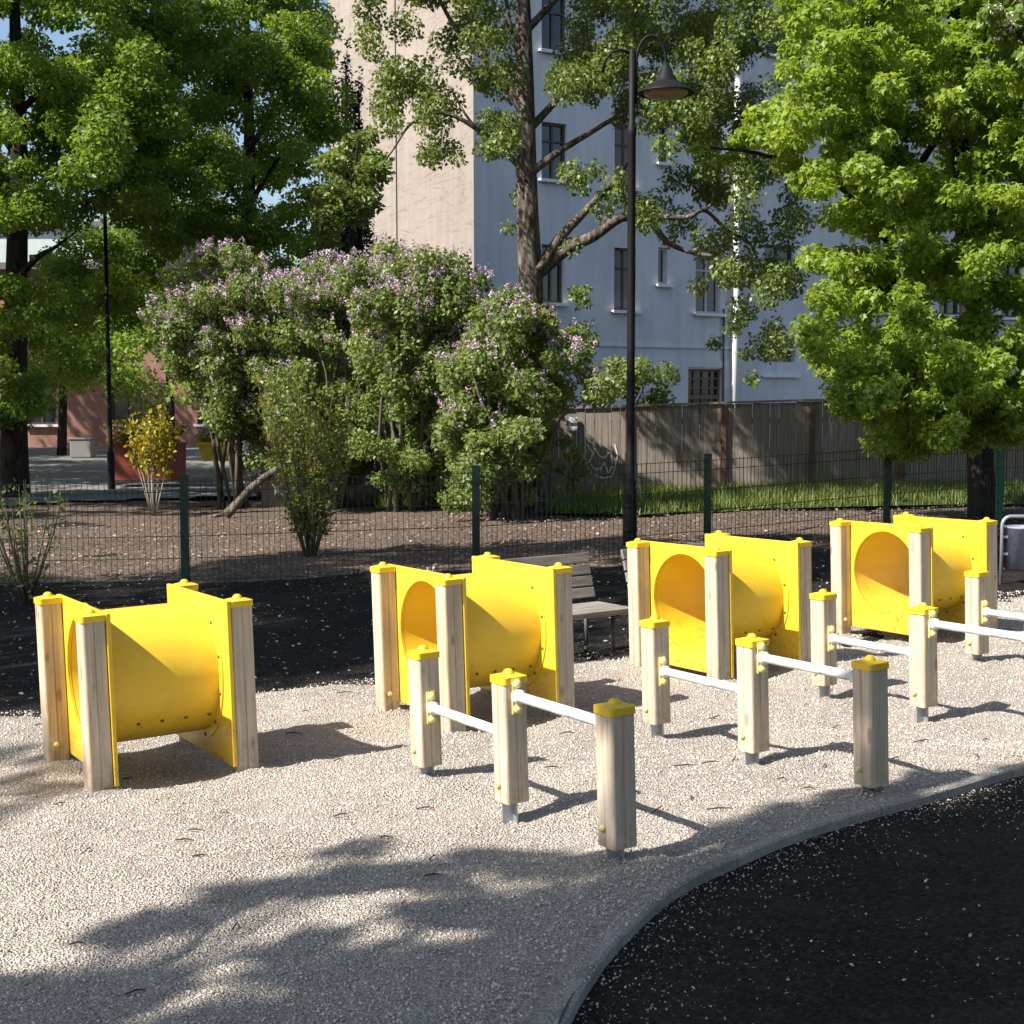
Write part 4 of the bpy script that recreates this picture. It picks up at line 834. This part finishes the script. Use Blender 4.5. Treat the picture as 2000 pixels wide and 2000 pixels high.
lilac(790, 21.3, 'tall lilac bush with mauve flowers against the beige wall', [(690, 520), (740, 480), (790, 510), (860, 490), (930, 530), (975, 580), (960, 700), (910, 870), (800, 920), (700, 890), (690, 680)], 125, 28000, 520, 241, 14, [(720, 830), (930, 830), (900, 950), (740, 950)])
lilac(985, 19.2, 'right lilac bush around the grey trunk, sparse pale flowers', [(930, 660), (960, 610), (1000, 580), (1070, 580), (1120, 640), (1160, 720), (1190, 770), (1110, 770), (1065, 820), (1030, 930), (920, 940), (860, 860), (880, 720)], 130, 28000, 300, 261, 10, [(860, 820), (1070, 820), (1030, 980), (880, 980)])
b = at(1255, 900, 24.2); b.z = float(gz(b.x, 24.2)); sh_ = thing('leafy_shrub', b, 'round green shrub rising behind the board fence', 'shrub'); mb = MB()
for k in range(6): mb.tube([b, b + Vector((rng.normal()*.3, rng.normal()*.2, 1.2)), b + Vector((rng.normal()*.5, rng.normal()*.2, 1.9))], [.03, .02, .008], 6)
mb.build('stems', M['stem'], sh_, True); cl = fill([(1200, 700), (1260, 690), (1310, 740), (1320, 800), (1290, 880), (1200, 880)], 22, (23.9, 24.8), (22, 36), 281); leaves('foliage', cl, 4500, 0.08, M['lilac'], sh_, 282)
b = at(1110, 970, 20.3); b.z = float(gz(b.x, 20.3)); sh_ = thing('leafy_shrub', b, 'thin shrub beside the grey trunk, in front of the board fence', 'shrub'); mb = MB()
for k in range(7): mb.tube([b, b + Vector((rng.normal()*.12, rng.normal()*.1, .4)), b + Vector((rng.normal()*.25, rng.normal()*.2, .9))], [.015, .01, .004], 5)
mb.build('stems', M['palestem'], sh_, True); cl = fill([(1060, 850), (1130, 840), (1150, 900), (1120, 970), (1070, 960)], 12, (20.0, 20.7), (12, 22), 283); leaves('foliage', cl, 900, 0.06, M['birch'], sh_, 284)

def vase_shrub(px, py, Yt, label, top, half, nst, nleaf, mm, seed, leaf=0.05, stemm='stem', f0=0.25):
    b = at(px, py, Yt); b.z = float(gz(b.x, Yt)) - 0.02; s_ = thing('young_shrub', b, label, 'shrub'); rr = random.Random(seed); mb = MB(); cl = []
    zt = at(px, top, Yt).z - b.z; hw = half*Yt/F
    for k in range(nst):
        a = rr.uniform(0, 2*math.pi); q = rr.random()**0.6; h = zt*rr.uniform(0.7, 1.0); e_ = Vector((math.cos(a)*hw*q, math.sin(a)*hw*q*0.8, h))
        pts = [b + Vector((e_.x*0.08, e_.y*0.08, 0)), b + Vector((e_.x*0.4, e_.y*0.4, h*0.3)), b + Vector((e_.x*0.75, e_.y*0.75, h*0.65)), b + e_]
        mb.tube(pts, [.011, .009, .006, .002], 5)
        for f in np.linspace(f0, 1, 7):
            i = min(int(f*3), 2); p = pts[i].lerp(pts[i+1], f*3-i); cl.append((p.x, p.y, p.z, .10, .10, .12))
    mb.build('stems', M[stemm], s_, True)
    if nleaf: leaves('foliage', cl, nleaf, leaf, mm, s_, seed+1, up=0.2, droop=-0.2)
    return s_
vase_shrub(605, 1085, 15.0, 'olive green vase shaped shrub rooted just behind the mesh fence', 735, 100, 28, 3800, M['shrub'], 301)
vase_shrub(50, 1150, 12.2, 'bare twiggy shrub at the left edge in front of the mesh fence', 930, 90, 16, 350, M['lilac'], 311, 0.045)
vase_shrub(300, 1000, 21.5, 'small golden leaved shrub on thin pale stems before the red planter', 805, 46, 12, 800, M['gold'], 321, 0.08, 'palestem', 0.6)
# leaning trunk
b = at(445, 1000, 21.0); b.z = float(gz(b.x, 21)); ln_ = thing('leaning_trunk', b, 'pale leaning trunk with a forked root beside the vase shaped shrub', 'tree'); mb = MB()
limb(mb, [(440, 1006), (470, 975), (505, 940), (560, 905), (610, 885)], 21.0, 0.075, 0.04, 9, 0.06, 3); limb(mb, [(520, 930), (545, 960), (575, 985)], 21.0, 0.02, 0.008, 6); limb(mb, [(452, 1000), (430, 1004), (415, 1008)], 21.0, 0.05, 0.02, 6); mb.build('trunk', M['bark'], ln_, True)
cl = fill([(560, 880), (620, 830), (650, 900), (600, 930)], 8, (20.6, 21.4), (16, 26), 330); leaves('crown', cl, 900, 0.07, M['birch'], ln_, 331)
b = at(700, 960, 23.5); b.z = float(gz(b.x, 23.5)); ln_ = thing('dark_trunk', b, 'short dark leaning trunk under the middle lilac', 'tree'); mb = MB()
limb(mb, [(705, 962), (690, 925), (672, 890), (668, 840), (680, 780)], 23.5, 0.11, 0.06, 10); mb.build('trunk', M['bark_dark'], ln_, True)
cl = fill([(620, 740), (720, 720), (740, 800), (640, 820)], 8, (23.3, 24.4), (24, 36), 332); leaves('crown', cl, 1500, 0.09, M['lilac'], ln_, 333)
# white flowering shrub
b = at(515, 940, 24.5); b.z = float(gz(b.x, 24.5)); wb_ = thing('white_flower_shrub', b, 'low shrub of white flowers behind the leaning trunk', 'shrub'); mb = MB()
for k in range(8): mb.tube([b, b + Vector((rng.normal()*.3, rng.normal()*.2, .5))], [.015, .005], 5)
mb.build('stems', M['stem'], wb_, True); cl = fill([(470, 880), (500, 850), (560, 870), (575, 930), (480, 935)], 14, (24.2, 24.9), (12, 20), 341); leaves('foliage', cl, 700, 0.06, M['lilac'], wb_, 342); leaves('blossom', cl, 1300, 0.06, M['white_bloom'], wb_, 343)
# planters
def planter(x0, x1, y0, y1, Yt, taper, mm, label, blooms, seed):
    a, b = at(x0, y1, Yt), at(x1, y1, Yt); w = b.x-a.x; zt_ = at(x0, y0, Yt).z; base = Vector(((a.x+b.x)/2, Yt, a.z)); pl = thing('planter', base, label, 'planter'); h = zt_-a.z
    mb = MB(); mb.box(base + Vector((0, 0, h/2)), (w*taper, 0.8*taper, h), None, 1/taper); bev(mb.build('box', mm, pl), 0.02)
    mb = MB(); mb.box(base + Vector((0, 0, h-0.03)), (w+0.05, 0.85, 0.05)); mb.build('rim', mm, pl)
    for j, (m_, n, dy) in enumerate(blooms):
        cl = [(base.x + rng.uniform(-w/2, w/2), Yt + rng.uniform(-.4, .1), zt_ + rng.uniform(0, dy), .16, .16, .13) for _ in range(14)]; tag(leaves('flowers', cl, n, 0.07, M[m_], pl, seed+j), kind='stuff')
    return pl
planter(228, 356, 862, 936, 28.0, 0.97, M['terracotta'], 'large red brown planter box full of yellow and red flowers', [('gold', 700, .35), ('red_bloom', 450, .2), ('shrub', 800, .3), ('white_bloom', 120, .3)], 351)
planter(392, 488, 862, 898, 31.0, 0.8, M['yplanter'], 'yellow tapering planter with yellow and blue flowers on the path', [('gold', 600, .12), ('blue_bloom', 500, .3), ('lilac', 700, .5)], 361)
p = at(162, 892, 42); mb = MB(); mb.box(p + Vector((0, 0, 0.27)), (0.62, 0.5, 0.54)); sb = thing('stone_block', p, 'grey stone block on the sunlit far path', 'block'); bev(mb.build('block', M['stone'], sb), 0.03)
mb = MB(); mb.box(p + Vector((0, 0, 0.56)), (0.68, 0.56, 0.05)); bev(mb.build('top_slab', M['stone'], sb), 0.01)

# ------------------------------------------------------------------ trees outside the picture whose shade falls into it
def shade_tree(base, label, targets, nleaf, seed, hr, ls=0.15):
    """targets: ground points to be shaded; the crown hangs where the sun ray to each passes"""
    b = Vector(base); b.z = float(gz(b.x, b.y)) - 0.1; tr = tree('overhanging_tree', b, label, 'tree', 'trees beside the camera'); r = random.Random(seed); cl = []; mb = MB()
    tops = []
    for (x, y, R) in targets:
        h = r.uniform(*hr); k = h/TO_SUN.z; P = Vector((x, y, float(gz(x, y)))) + TO_SUN*k
        qx, qy = topx(P) if P.y > 0.5 else (-1e4, 0)
        if P.y > 0.5 and -90 < qx < 2090 and qy > -120: continue
        cl.append((P.x, P.y, P.z, R, R, R*0.6))
    c0 = sum((Vector(c[:3]) for c in cl), Vector())/len(cl); fork = b.lerp(Vector((c0.x, c0.y, 0)), 0.15); fork.z = 4.2
    mb.tube([b, b.lerp(fork, .5) + Vector((.05, .04, 0)), fork], [.26, .2, .17], 12)
    for c in cl[::3]:
        e_ = Vector(c[:3]); m1 = fork.lerp(e_, 0.5) + Vector((0, 0, 0.5)); mb.tube([fork, m1, e_], [.07, .04, .012], 6)
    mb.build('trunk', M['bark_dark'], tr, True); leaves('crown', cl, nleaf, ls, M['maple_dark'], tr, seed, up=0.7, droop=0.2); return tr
def ground_targets(poly, n, R, seed, box):
    r = np.random.default_rng(seed); out = []; 
    for _ in range(n*400):
        x, y = r.uniform(box[0], box[1]), r.uniform(box[2], box[3]); q = topx((x, y, float(gz(x, y))))
        if inpoly([q[0]], [q[1]], poly)[0]: out.append((x, y, r.uniform(*R)))
        if len(out) >= n: break
    return out
front_t = ground_targets([(1200, 1990), (1310, 1850), (1460, 1750), (1680, 1660), (2000, 1580), (2400, 1500), (2800, 1700), (2500, 2400), (1150, 2400), (1170, 2050)], 60, (.38, .55), 401, (-1, 6, 1.8, 8))
rd = random.Random(77)
for dx_, dy_, dr_ in ((245, 1821, .10), (320, 1800, .07), (399, 1776, .08), (470, 1760, .06), (512, 1747, .07), (600, 1735, .07), (683, 1719, .11), (740, 1700, .10), (797, 1696, .11), (712, 1656, .06), (640, 1670, .04), (900, 1660, .07), (996, 1679, .11), (1082, 1673, .13), (1160, 1690, .12),
                     (854, 1787, .12), (930, 1770, .10), (996, 1787, .13), (541, 1878, .10), (600, 1890, .09), (655, 1895, .12), (626, 1838, .09), (256, 1924, .10), (131, 1912, .07), (45, 1930, .11), (-40, 1945, .12), (142, 1970, .10), (230, 1990, .10), (400, 1985, .10), (480, 1990, .08), (570, 1985, .11),
                     (740, 1912, .12), (800, 1890, .08), (854, 1945, .13), (930, 1960, .12), (968, 1884, .13), (1053, 1855, .15), (1100, 1800, .14), (1025, 1970, .15), (690, 1985, .12), (1090, 1930, .16), (1130, 1750, .13), (1220, 1720, .12), (1180, 1830, .16), (880, 1720, .06), (60, 2040, .14), (300, 2050, .14), (560, 2060, .16), (800, 2050, .18), (1000, 2060, .2)):
    for k_ in range(2):
        p_ = G(dx_ + rd.uniform(-35, 35), dy_ + rd.uniform(-10, 10)); front_t.append((p_.x, p_.y, dr_*rd.uniform(.8, 1.15)))
front_t += ground_targets([(1300, 1690), (1560, 1570), (1800, 1500), (2000, 1420), (2000, 1530), (1700, 1590), (1400, 1700)], 16, (.10, .18), 404, (-1, 5, 3.5, 8))
shade_tree((-7.5, -3.4, 0), 'maple standing left of the camera, shading the foreground', front_t, 52000, 411, (5.0, 7.6), 0.10)
back_t = ground_targets([(-500, 1520), (0, 1425), (120, 1385), (480, 1340), (700, 1318), (1000, 1262), (1180, 1235), (1260, 1150), (1600, 1120), (1900, 1105), (2080, 1100), (2080, 1040), (1560, 1045), (1100, 1062), (700, 1078), (450, 1100), (0, 1120), (-500, 1130)], 110, (.5, .8), 421, (-6, 6, 6, 17))
back_t += ground_targets([(-200, 1640), (140, 1570), (120, 1480), (0, 1430), (-200, 1430)], 14, (.10, .2), 422, (-4, 0, 4.5, 9))
shade_tree((-10.5, 3.4, 0), 'maple standing left of the tunnels, shading the dark ground behind them', back_t, 34000, 431, (8, 12))

def added_maple(x, y, h, R, label, seed, n=7000):  # unseen maples, added to hold back sky light and sun
    b = Vector((x, y, float(gz(x, y))-0.1)); tr = tree('added_shade_maple', b, label, 'tree', 'trees beside the camera'); mb = MB(); r = np.random.default_rng(seed); cl = []
    mb.tube([b, b + Vector((.1, .05, h*.35)), b + Vector((0, .1, h*.8))], [.28, .2, .05], 12)
    for k in range(46):
        d = r.normal(size=3); d /= np.linalg.norm(d); q = r.random()**.4; P = b + Vector((d[0]*R*q, d[1]*R*q, h*.62 + d[2]*h*.36*q)); cl.append((P.x, P.y, P.z, .9, .9, .6))
        if k % 4 == 0: mb.tube([b + Vector((0, .05, h*.35)), (b + Vector((0, 0, h*.45))).lerp(P, .5), P], [.09, .05, .015], 6)
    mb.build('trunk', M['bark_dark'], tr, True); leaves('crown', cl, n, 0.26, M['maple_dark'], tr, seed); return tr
added_maple(6.5, -3.5, 12, 4.2, 'maple added behind the camera to the right to block sky light', 441)
added_maple(1.0, -8.0, 13, 4.5, 'maple added straight behind the camera to block sky light', 442)
added_maple(-15.0, 20.0, 12.5, 3.6, 'maple added left of the picture to shade the low foliage, nearest to the mesh fence', 444)
added_maple(-17.0, 27.5, 13, 4.0, 'maple added left of the picture to shade the low foliage, beside the far path', 445)
added_maple(11.0, 4.0, 11, 4.0, 'maple added beyond the right edge, past the kerb, to block sky light', 443)

# ------------------------------------------------------------------ ground cover
def scatter(name, P, N, size, m, parent=None, asp=0.6, kind='stuff', label=None, cat=None, curl=0.15, seed=0):
    r = np.random.default_rng(seed); n = len(P); a = r.uniform(0, 2*math.pi, n); Tn = np.stack([np.cos(a), np.sin(a), r.normal(size=n)*0.25], 1); Tn = nrm(Tn - N*(Tn*N).sum(1, keepdims=True)); B = np.cross(N, Tn); s = size*(0.45+1.6*r.random((n, 1))**2.5)
    V = np.stack([P-Tn*s, P+B*s*asp+N*s*curl, P+Tn*s, P-B*s*asp+N*s*curl], 1).reshape(-1, 3)
    o = raw_mesh(name, V, np.arange(n*4).reshape(-1, 4), m, np.repeat(r.random(n), 4), parent); return tag(o, label, cat, None, kind)
def pts_in(n, fn, box, seed, pw=None):
    r = np.random.default_rng(seed); out = np.zeros((0, 2))
    while len(out) < n:
        x = r.uniform(box[0], box[1], n*2); y = r.uniform(box[2], box[3], n*2)
        k = fn(x, y) & (np.abs(x) < 0.40*y + 0.3)
        if pw: k &= r.random(n*2) < (box[2]/y)**pw
        out = np.concatenate([out, np.stack([x[k], y[k]], 1)])
    return out[:n]
# gravel stones
q = pts_in(115000, lambda x, y: (sdist(x, y, kerb_line) > 0.08) & (-sdist(x, y, back_line) > 0.15), (-4, 4.5, 2.9, 11), 501, 1.6)
r = np.random.default_rng(502); n = len(q); s = (0.0016+0.0050*r.random((n, 1))**5)*(0.8+0.11*q[:, 1:2]); P = np.stack([q[:, 0], q[:, 1], sandz(q[:, 0], q[:, 1])], 1) + np.array([0, 0, 0.0012])
R3 = nrm(r.normal(size=(n, 3))); U = nrm(np.cross(R3, r.normal(size=(n, 3)))); W3 = np.cross(R3, U); sq = np.array([1, .8, .55])
V = np.stack([P+R3*s, P-R3*s, P+U*s*.8, P-U*s*.8, P+W3*s*.6, P-W3*s*.6], 1).reshape(-1, 3)
oc = np.array([(0, 2, 4), (2, 1, 4), (1, 3, 4), (3, 0, 4), (2, 0, 5), (1, 2, 5), (3, 1, 5), (0, 3, 5)]); T = (oc[None] + (np.arange(n)*6)[:, None, None]).reshape(-1, 3)
tag(raw_mesh('gravel_stones', V, T, M['pebble'], np.repeat(r.random(n), 6)), 'loose pale gravel stones lying over the play surface', 'gravel', None, 'stuff')
q = pts_in(1500, lambda x, y: (sdist(x, y, kerb_line) < 0.0) & (np.random.default_rng(9).random(x.shape) < np.exp(sdist(x, y, kerb_line)/0.12) + 0.008), (0, 4, 2.9, 7.5), 505)
q2 = pts_in(2200, lambda x, y: (sdist(x, y, kerb_line) > 0.0) & (sdist(x, y, kerb_line) < 0.06), (-.1, 4, 2.9, 7.5), 507)
r = np.random.default_rng(506); nk = len(q); q = np.concatenate([q, q2]); n = len(q); s = (0.0020+0.0040*r.random((n, 1))**3); P = np.stack([q[:, 0], q[:, 1], gz(q[:, 0], q[:, 1])+np.where(np.arange(n) < nk, -0.028, 0.007)], 1); R3 = nrm(r.normal(size=(n, 3))); U = nrm(np.cross(R3, r.normal(size=(n, 3)))); W3 = np.cross(R3, U)
V = np.stack([P+R3*s, P-R3*s, P+U*s*.8, P-U*s*.8, P+W3*s*.6, P-W3*s*.6], 1).reshape(-1, 3)
tag(raw_mesh('spilled_gravel', V, (oc[None] + (np.arange(n)*6)[:, None, None]).reshape(-1, 3), M['pebble'], np.repeat(r.random(n)*.8, 6)), 'stray gravel spilled over the kerb onto the dark asphalt', 'gravel', None, 'stuff')
# twigs on the gravel
q = pts_in(70, lambda x, y: (sdist(x, y, kerb_line) > 0.1) & (-sdist(x, y, back_line) > 0.3), (-3, 3, 3.0, 8), 511); mb = MB(); rr = random.Random(4)
for x, y in q:
    a = rr.uniform(-0.4, 1.4); L = rr.uniform(.015, .05); z = float(sandz(x, y))+0.006; mb.tube([(x-L*math.cos(a), y-L*math.sin(a), z), (x, y, z+0.006), (x+L*math.cos(a+.3), y+L*math.sin(a+.3), z)], [.0025, .003, .0015], 4)
tag(mb.build('twigs', M['twig']), 'small dry twigs strewn over the gravel', 'twigs', None, 'stuff')
# petals on the asphalt and dark ground
def up_n(n, sd): 
    return nrm(np.random.default_rng(sd).normal(size=(n, 3))*0.28 + np.array([0, 0, 1]))
q = pts_in(850, lambda x, y: (sdist(x, y, kerb_line) < -0.01) & (x > 0) & (1.2*vnoise(x*2.2, y*2.2, 51) + 0.9*vnoise(x*8, y*8, 52) + 0.5*np.random.default_rng(3).random(x.shape) > 0.42 + 0.35*np.clip(-sdist(x, y, kerb_line)-0.3, 0, 1) - 0.22*np.clip(y-3.9, -1, 1)), (0, 4, 2.9, 8), 521)
scatter('fallen_petals', np.stack([q[:, 0], q[:, 1], gz(q[:, 0], q[:, 1])-0.03+0.004], 1), up_n(len(q), 1), 0.0042, M['petal'], label='white petals scattered on the dark asphalt in the foreground', cat='petals', seed=1)
q = pts_in(4200, lambda x, y: (-sdist(x, y, back_line) < -0.15) & (y < 15), (-6, 6, 6.5, 15), 522)
scatter('fallen_petals', np.stack([q[:, 0], q[:, 1], gz(q[:, 0], q[:, 1])-0.03+0.008], 1), up_n(len(q), 2), 0.011, M['petal'], label='pale petals scattered on the dark ground behind the tunnels', cat='petals', seed=2)
q = pts_in(17000, lambda x, y: (y > 13.5 + 0.30*np.maximum(x, 0)**1.15) & (y < 20), (-8, 7, 13, 20.5), 523)
scatter('wood_chips', np.stack([q[:, 0], q[:, 1], gz(q[:, 0], q[:, 1])+0.012+0.07*vnoise(q[:, 0]*.8, q[:, 1]*.8, 22)+0.03*vnoise(q[:, 0]*4, q[:, 1]*4, 23)], 1), up_n(len(q), 3), 0.015, M['litter'], label='bark chips and dry leaves covering the bed behind the mesh fence', cat='mulch', seed=3)
# grass
def grass(name, q, hgt, label, seed):
    r = np.random.default_rng(seed); n = len(q); P = np.stack([q[:, 0], q[:, 1], gz(q[:, 0], q[:, 1])+0.03], 1); a = r.uniform(0, 2*math.pi, n); w = np.stack([np.cos(a), np.sin(a), 0*a], 1)*0.010; h = hgt*(0.4+0.9*r.random((n, 1)))
    tip = P + np.concatenate([r.normal(size=(n, 2))*0.35, np.ones((n, 1))], 1)*h; V = np.stack([P-w, P+w, tip], 1).reshape(-1, 3)
    tag(raw_mesh(name, V, np.arange(n*3).reshape(-1, 3), M['grass'], np.repeat(np.clip(r.random(n)*.6+.4*r.random(n), 0, 1), 3)), label, 'grass', None, 'stuff')
q = pts_in(16000, lambda x, y: (y > 19.1 + 0.9*vnoise(x*0.6, 0*y, 41) + 0.25*np.clip(2-x, 0, 3)) & (x > 0.4) & (vnoise(x*1.5, y*1.5, 43) + 0.6*vnoise(x*5, y*5, 45) > -0.22), (0.3, 9, 18.8, 23.1), 531)
grass('grass', q, 0.17, 'long bright grass along the foot of the board fence', 532)
q = pts_in(4500, lambda x, y: vnoise(x*1.2, y*1.2, 44) > -0.2, (-3.4, -0.6, 21.5, 23.1), 533); grass('grass', q, 0.18, 'patch of grass under the lilac bushes', 534)
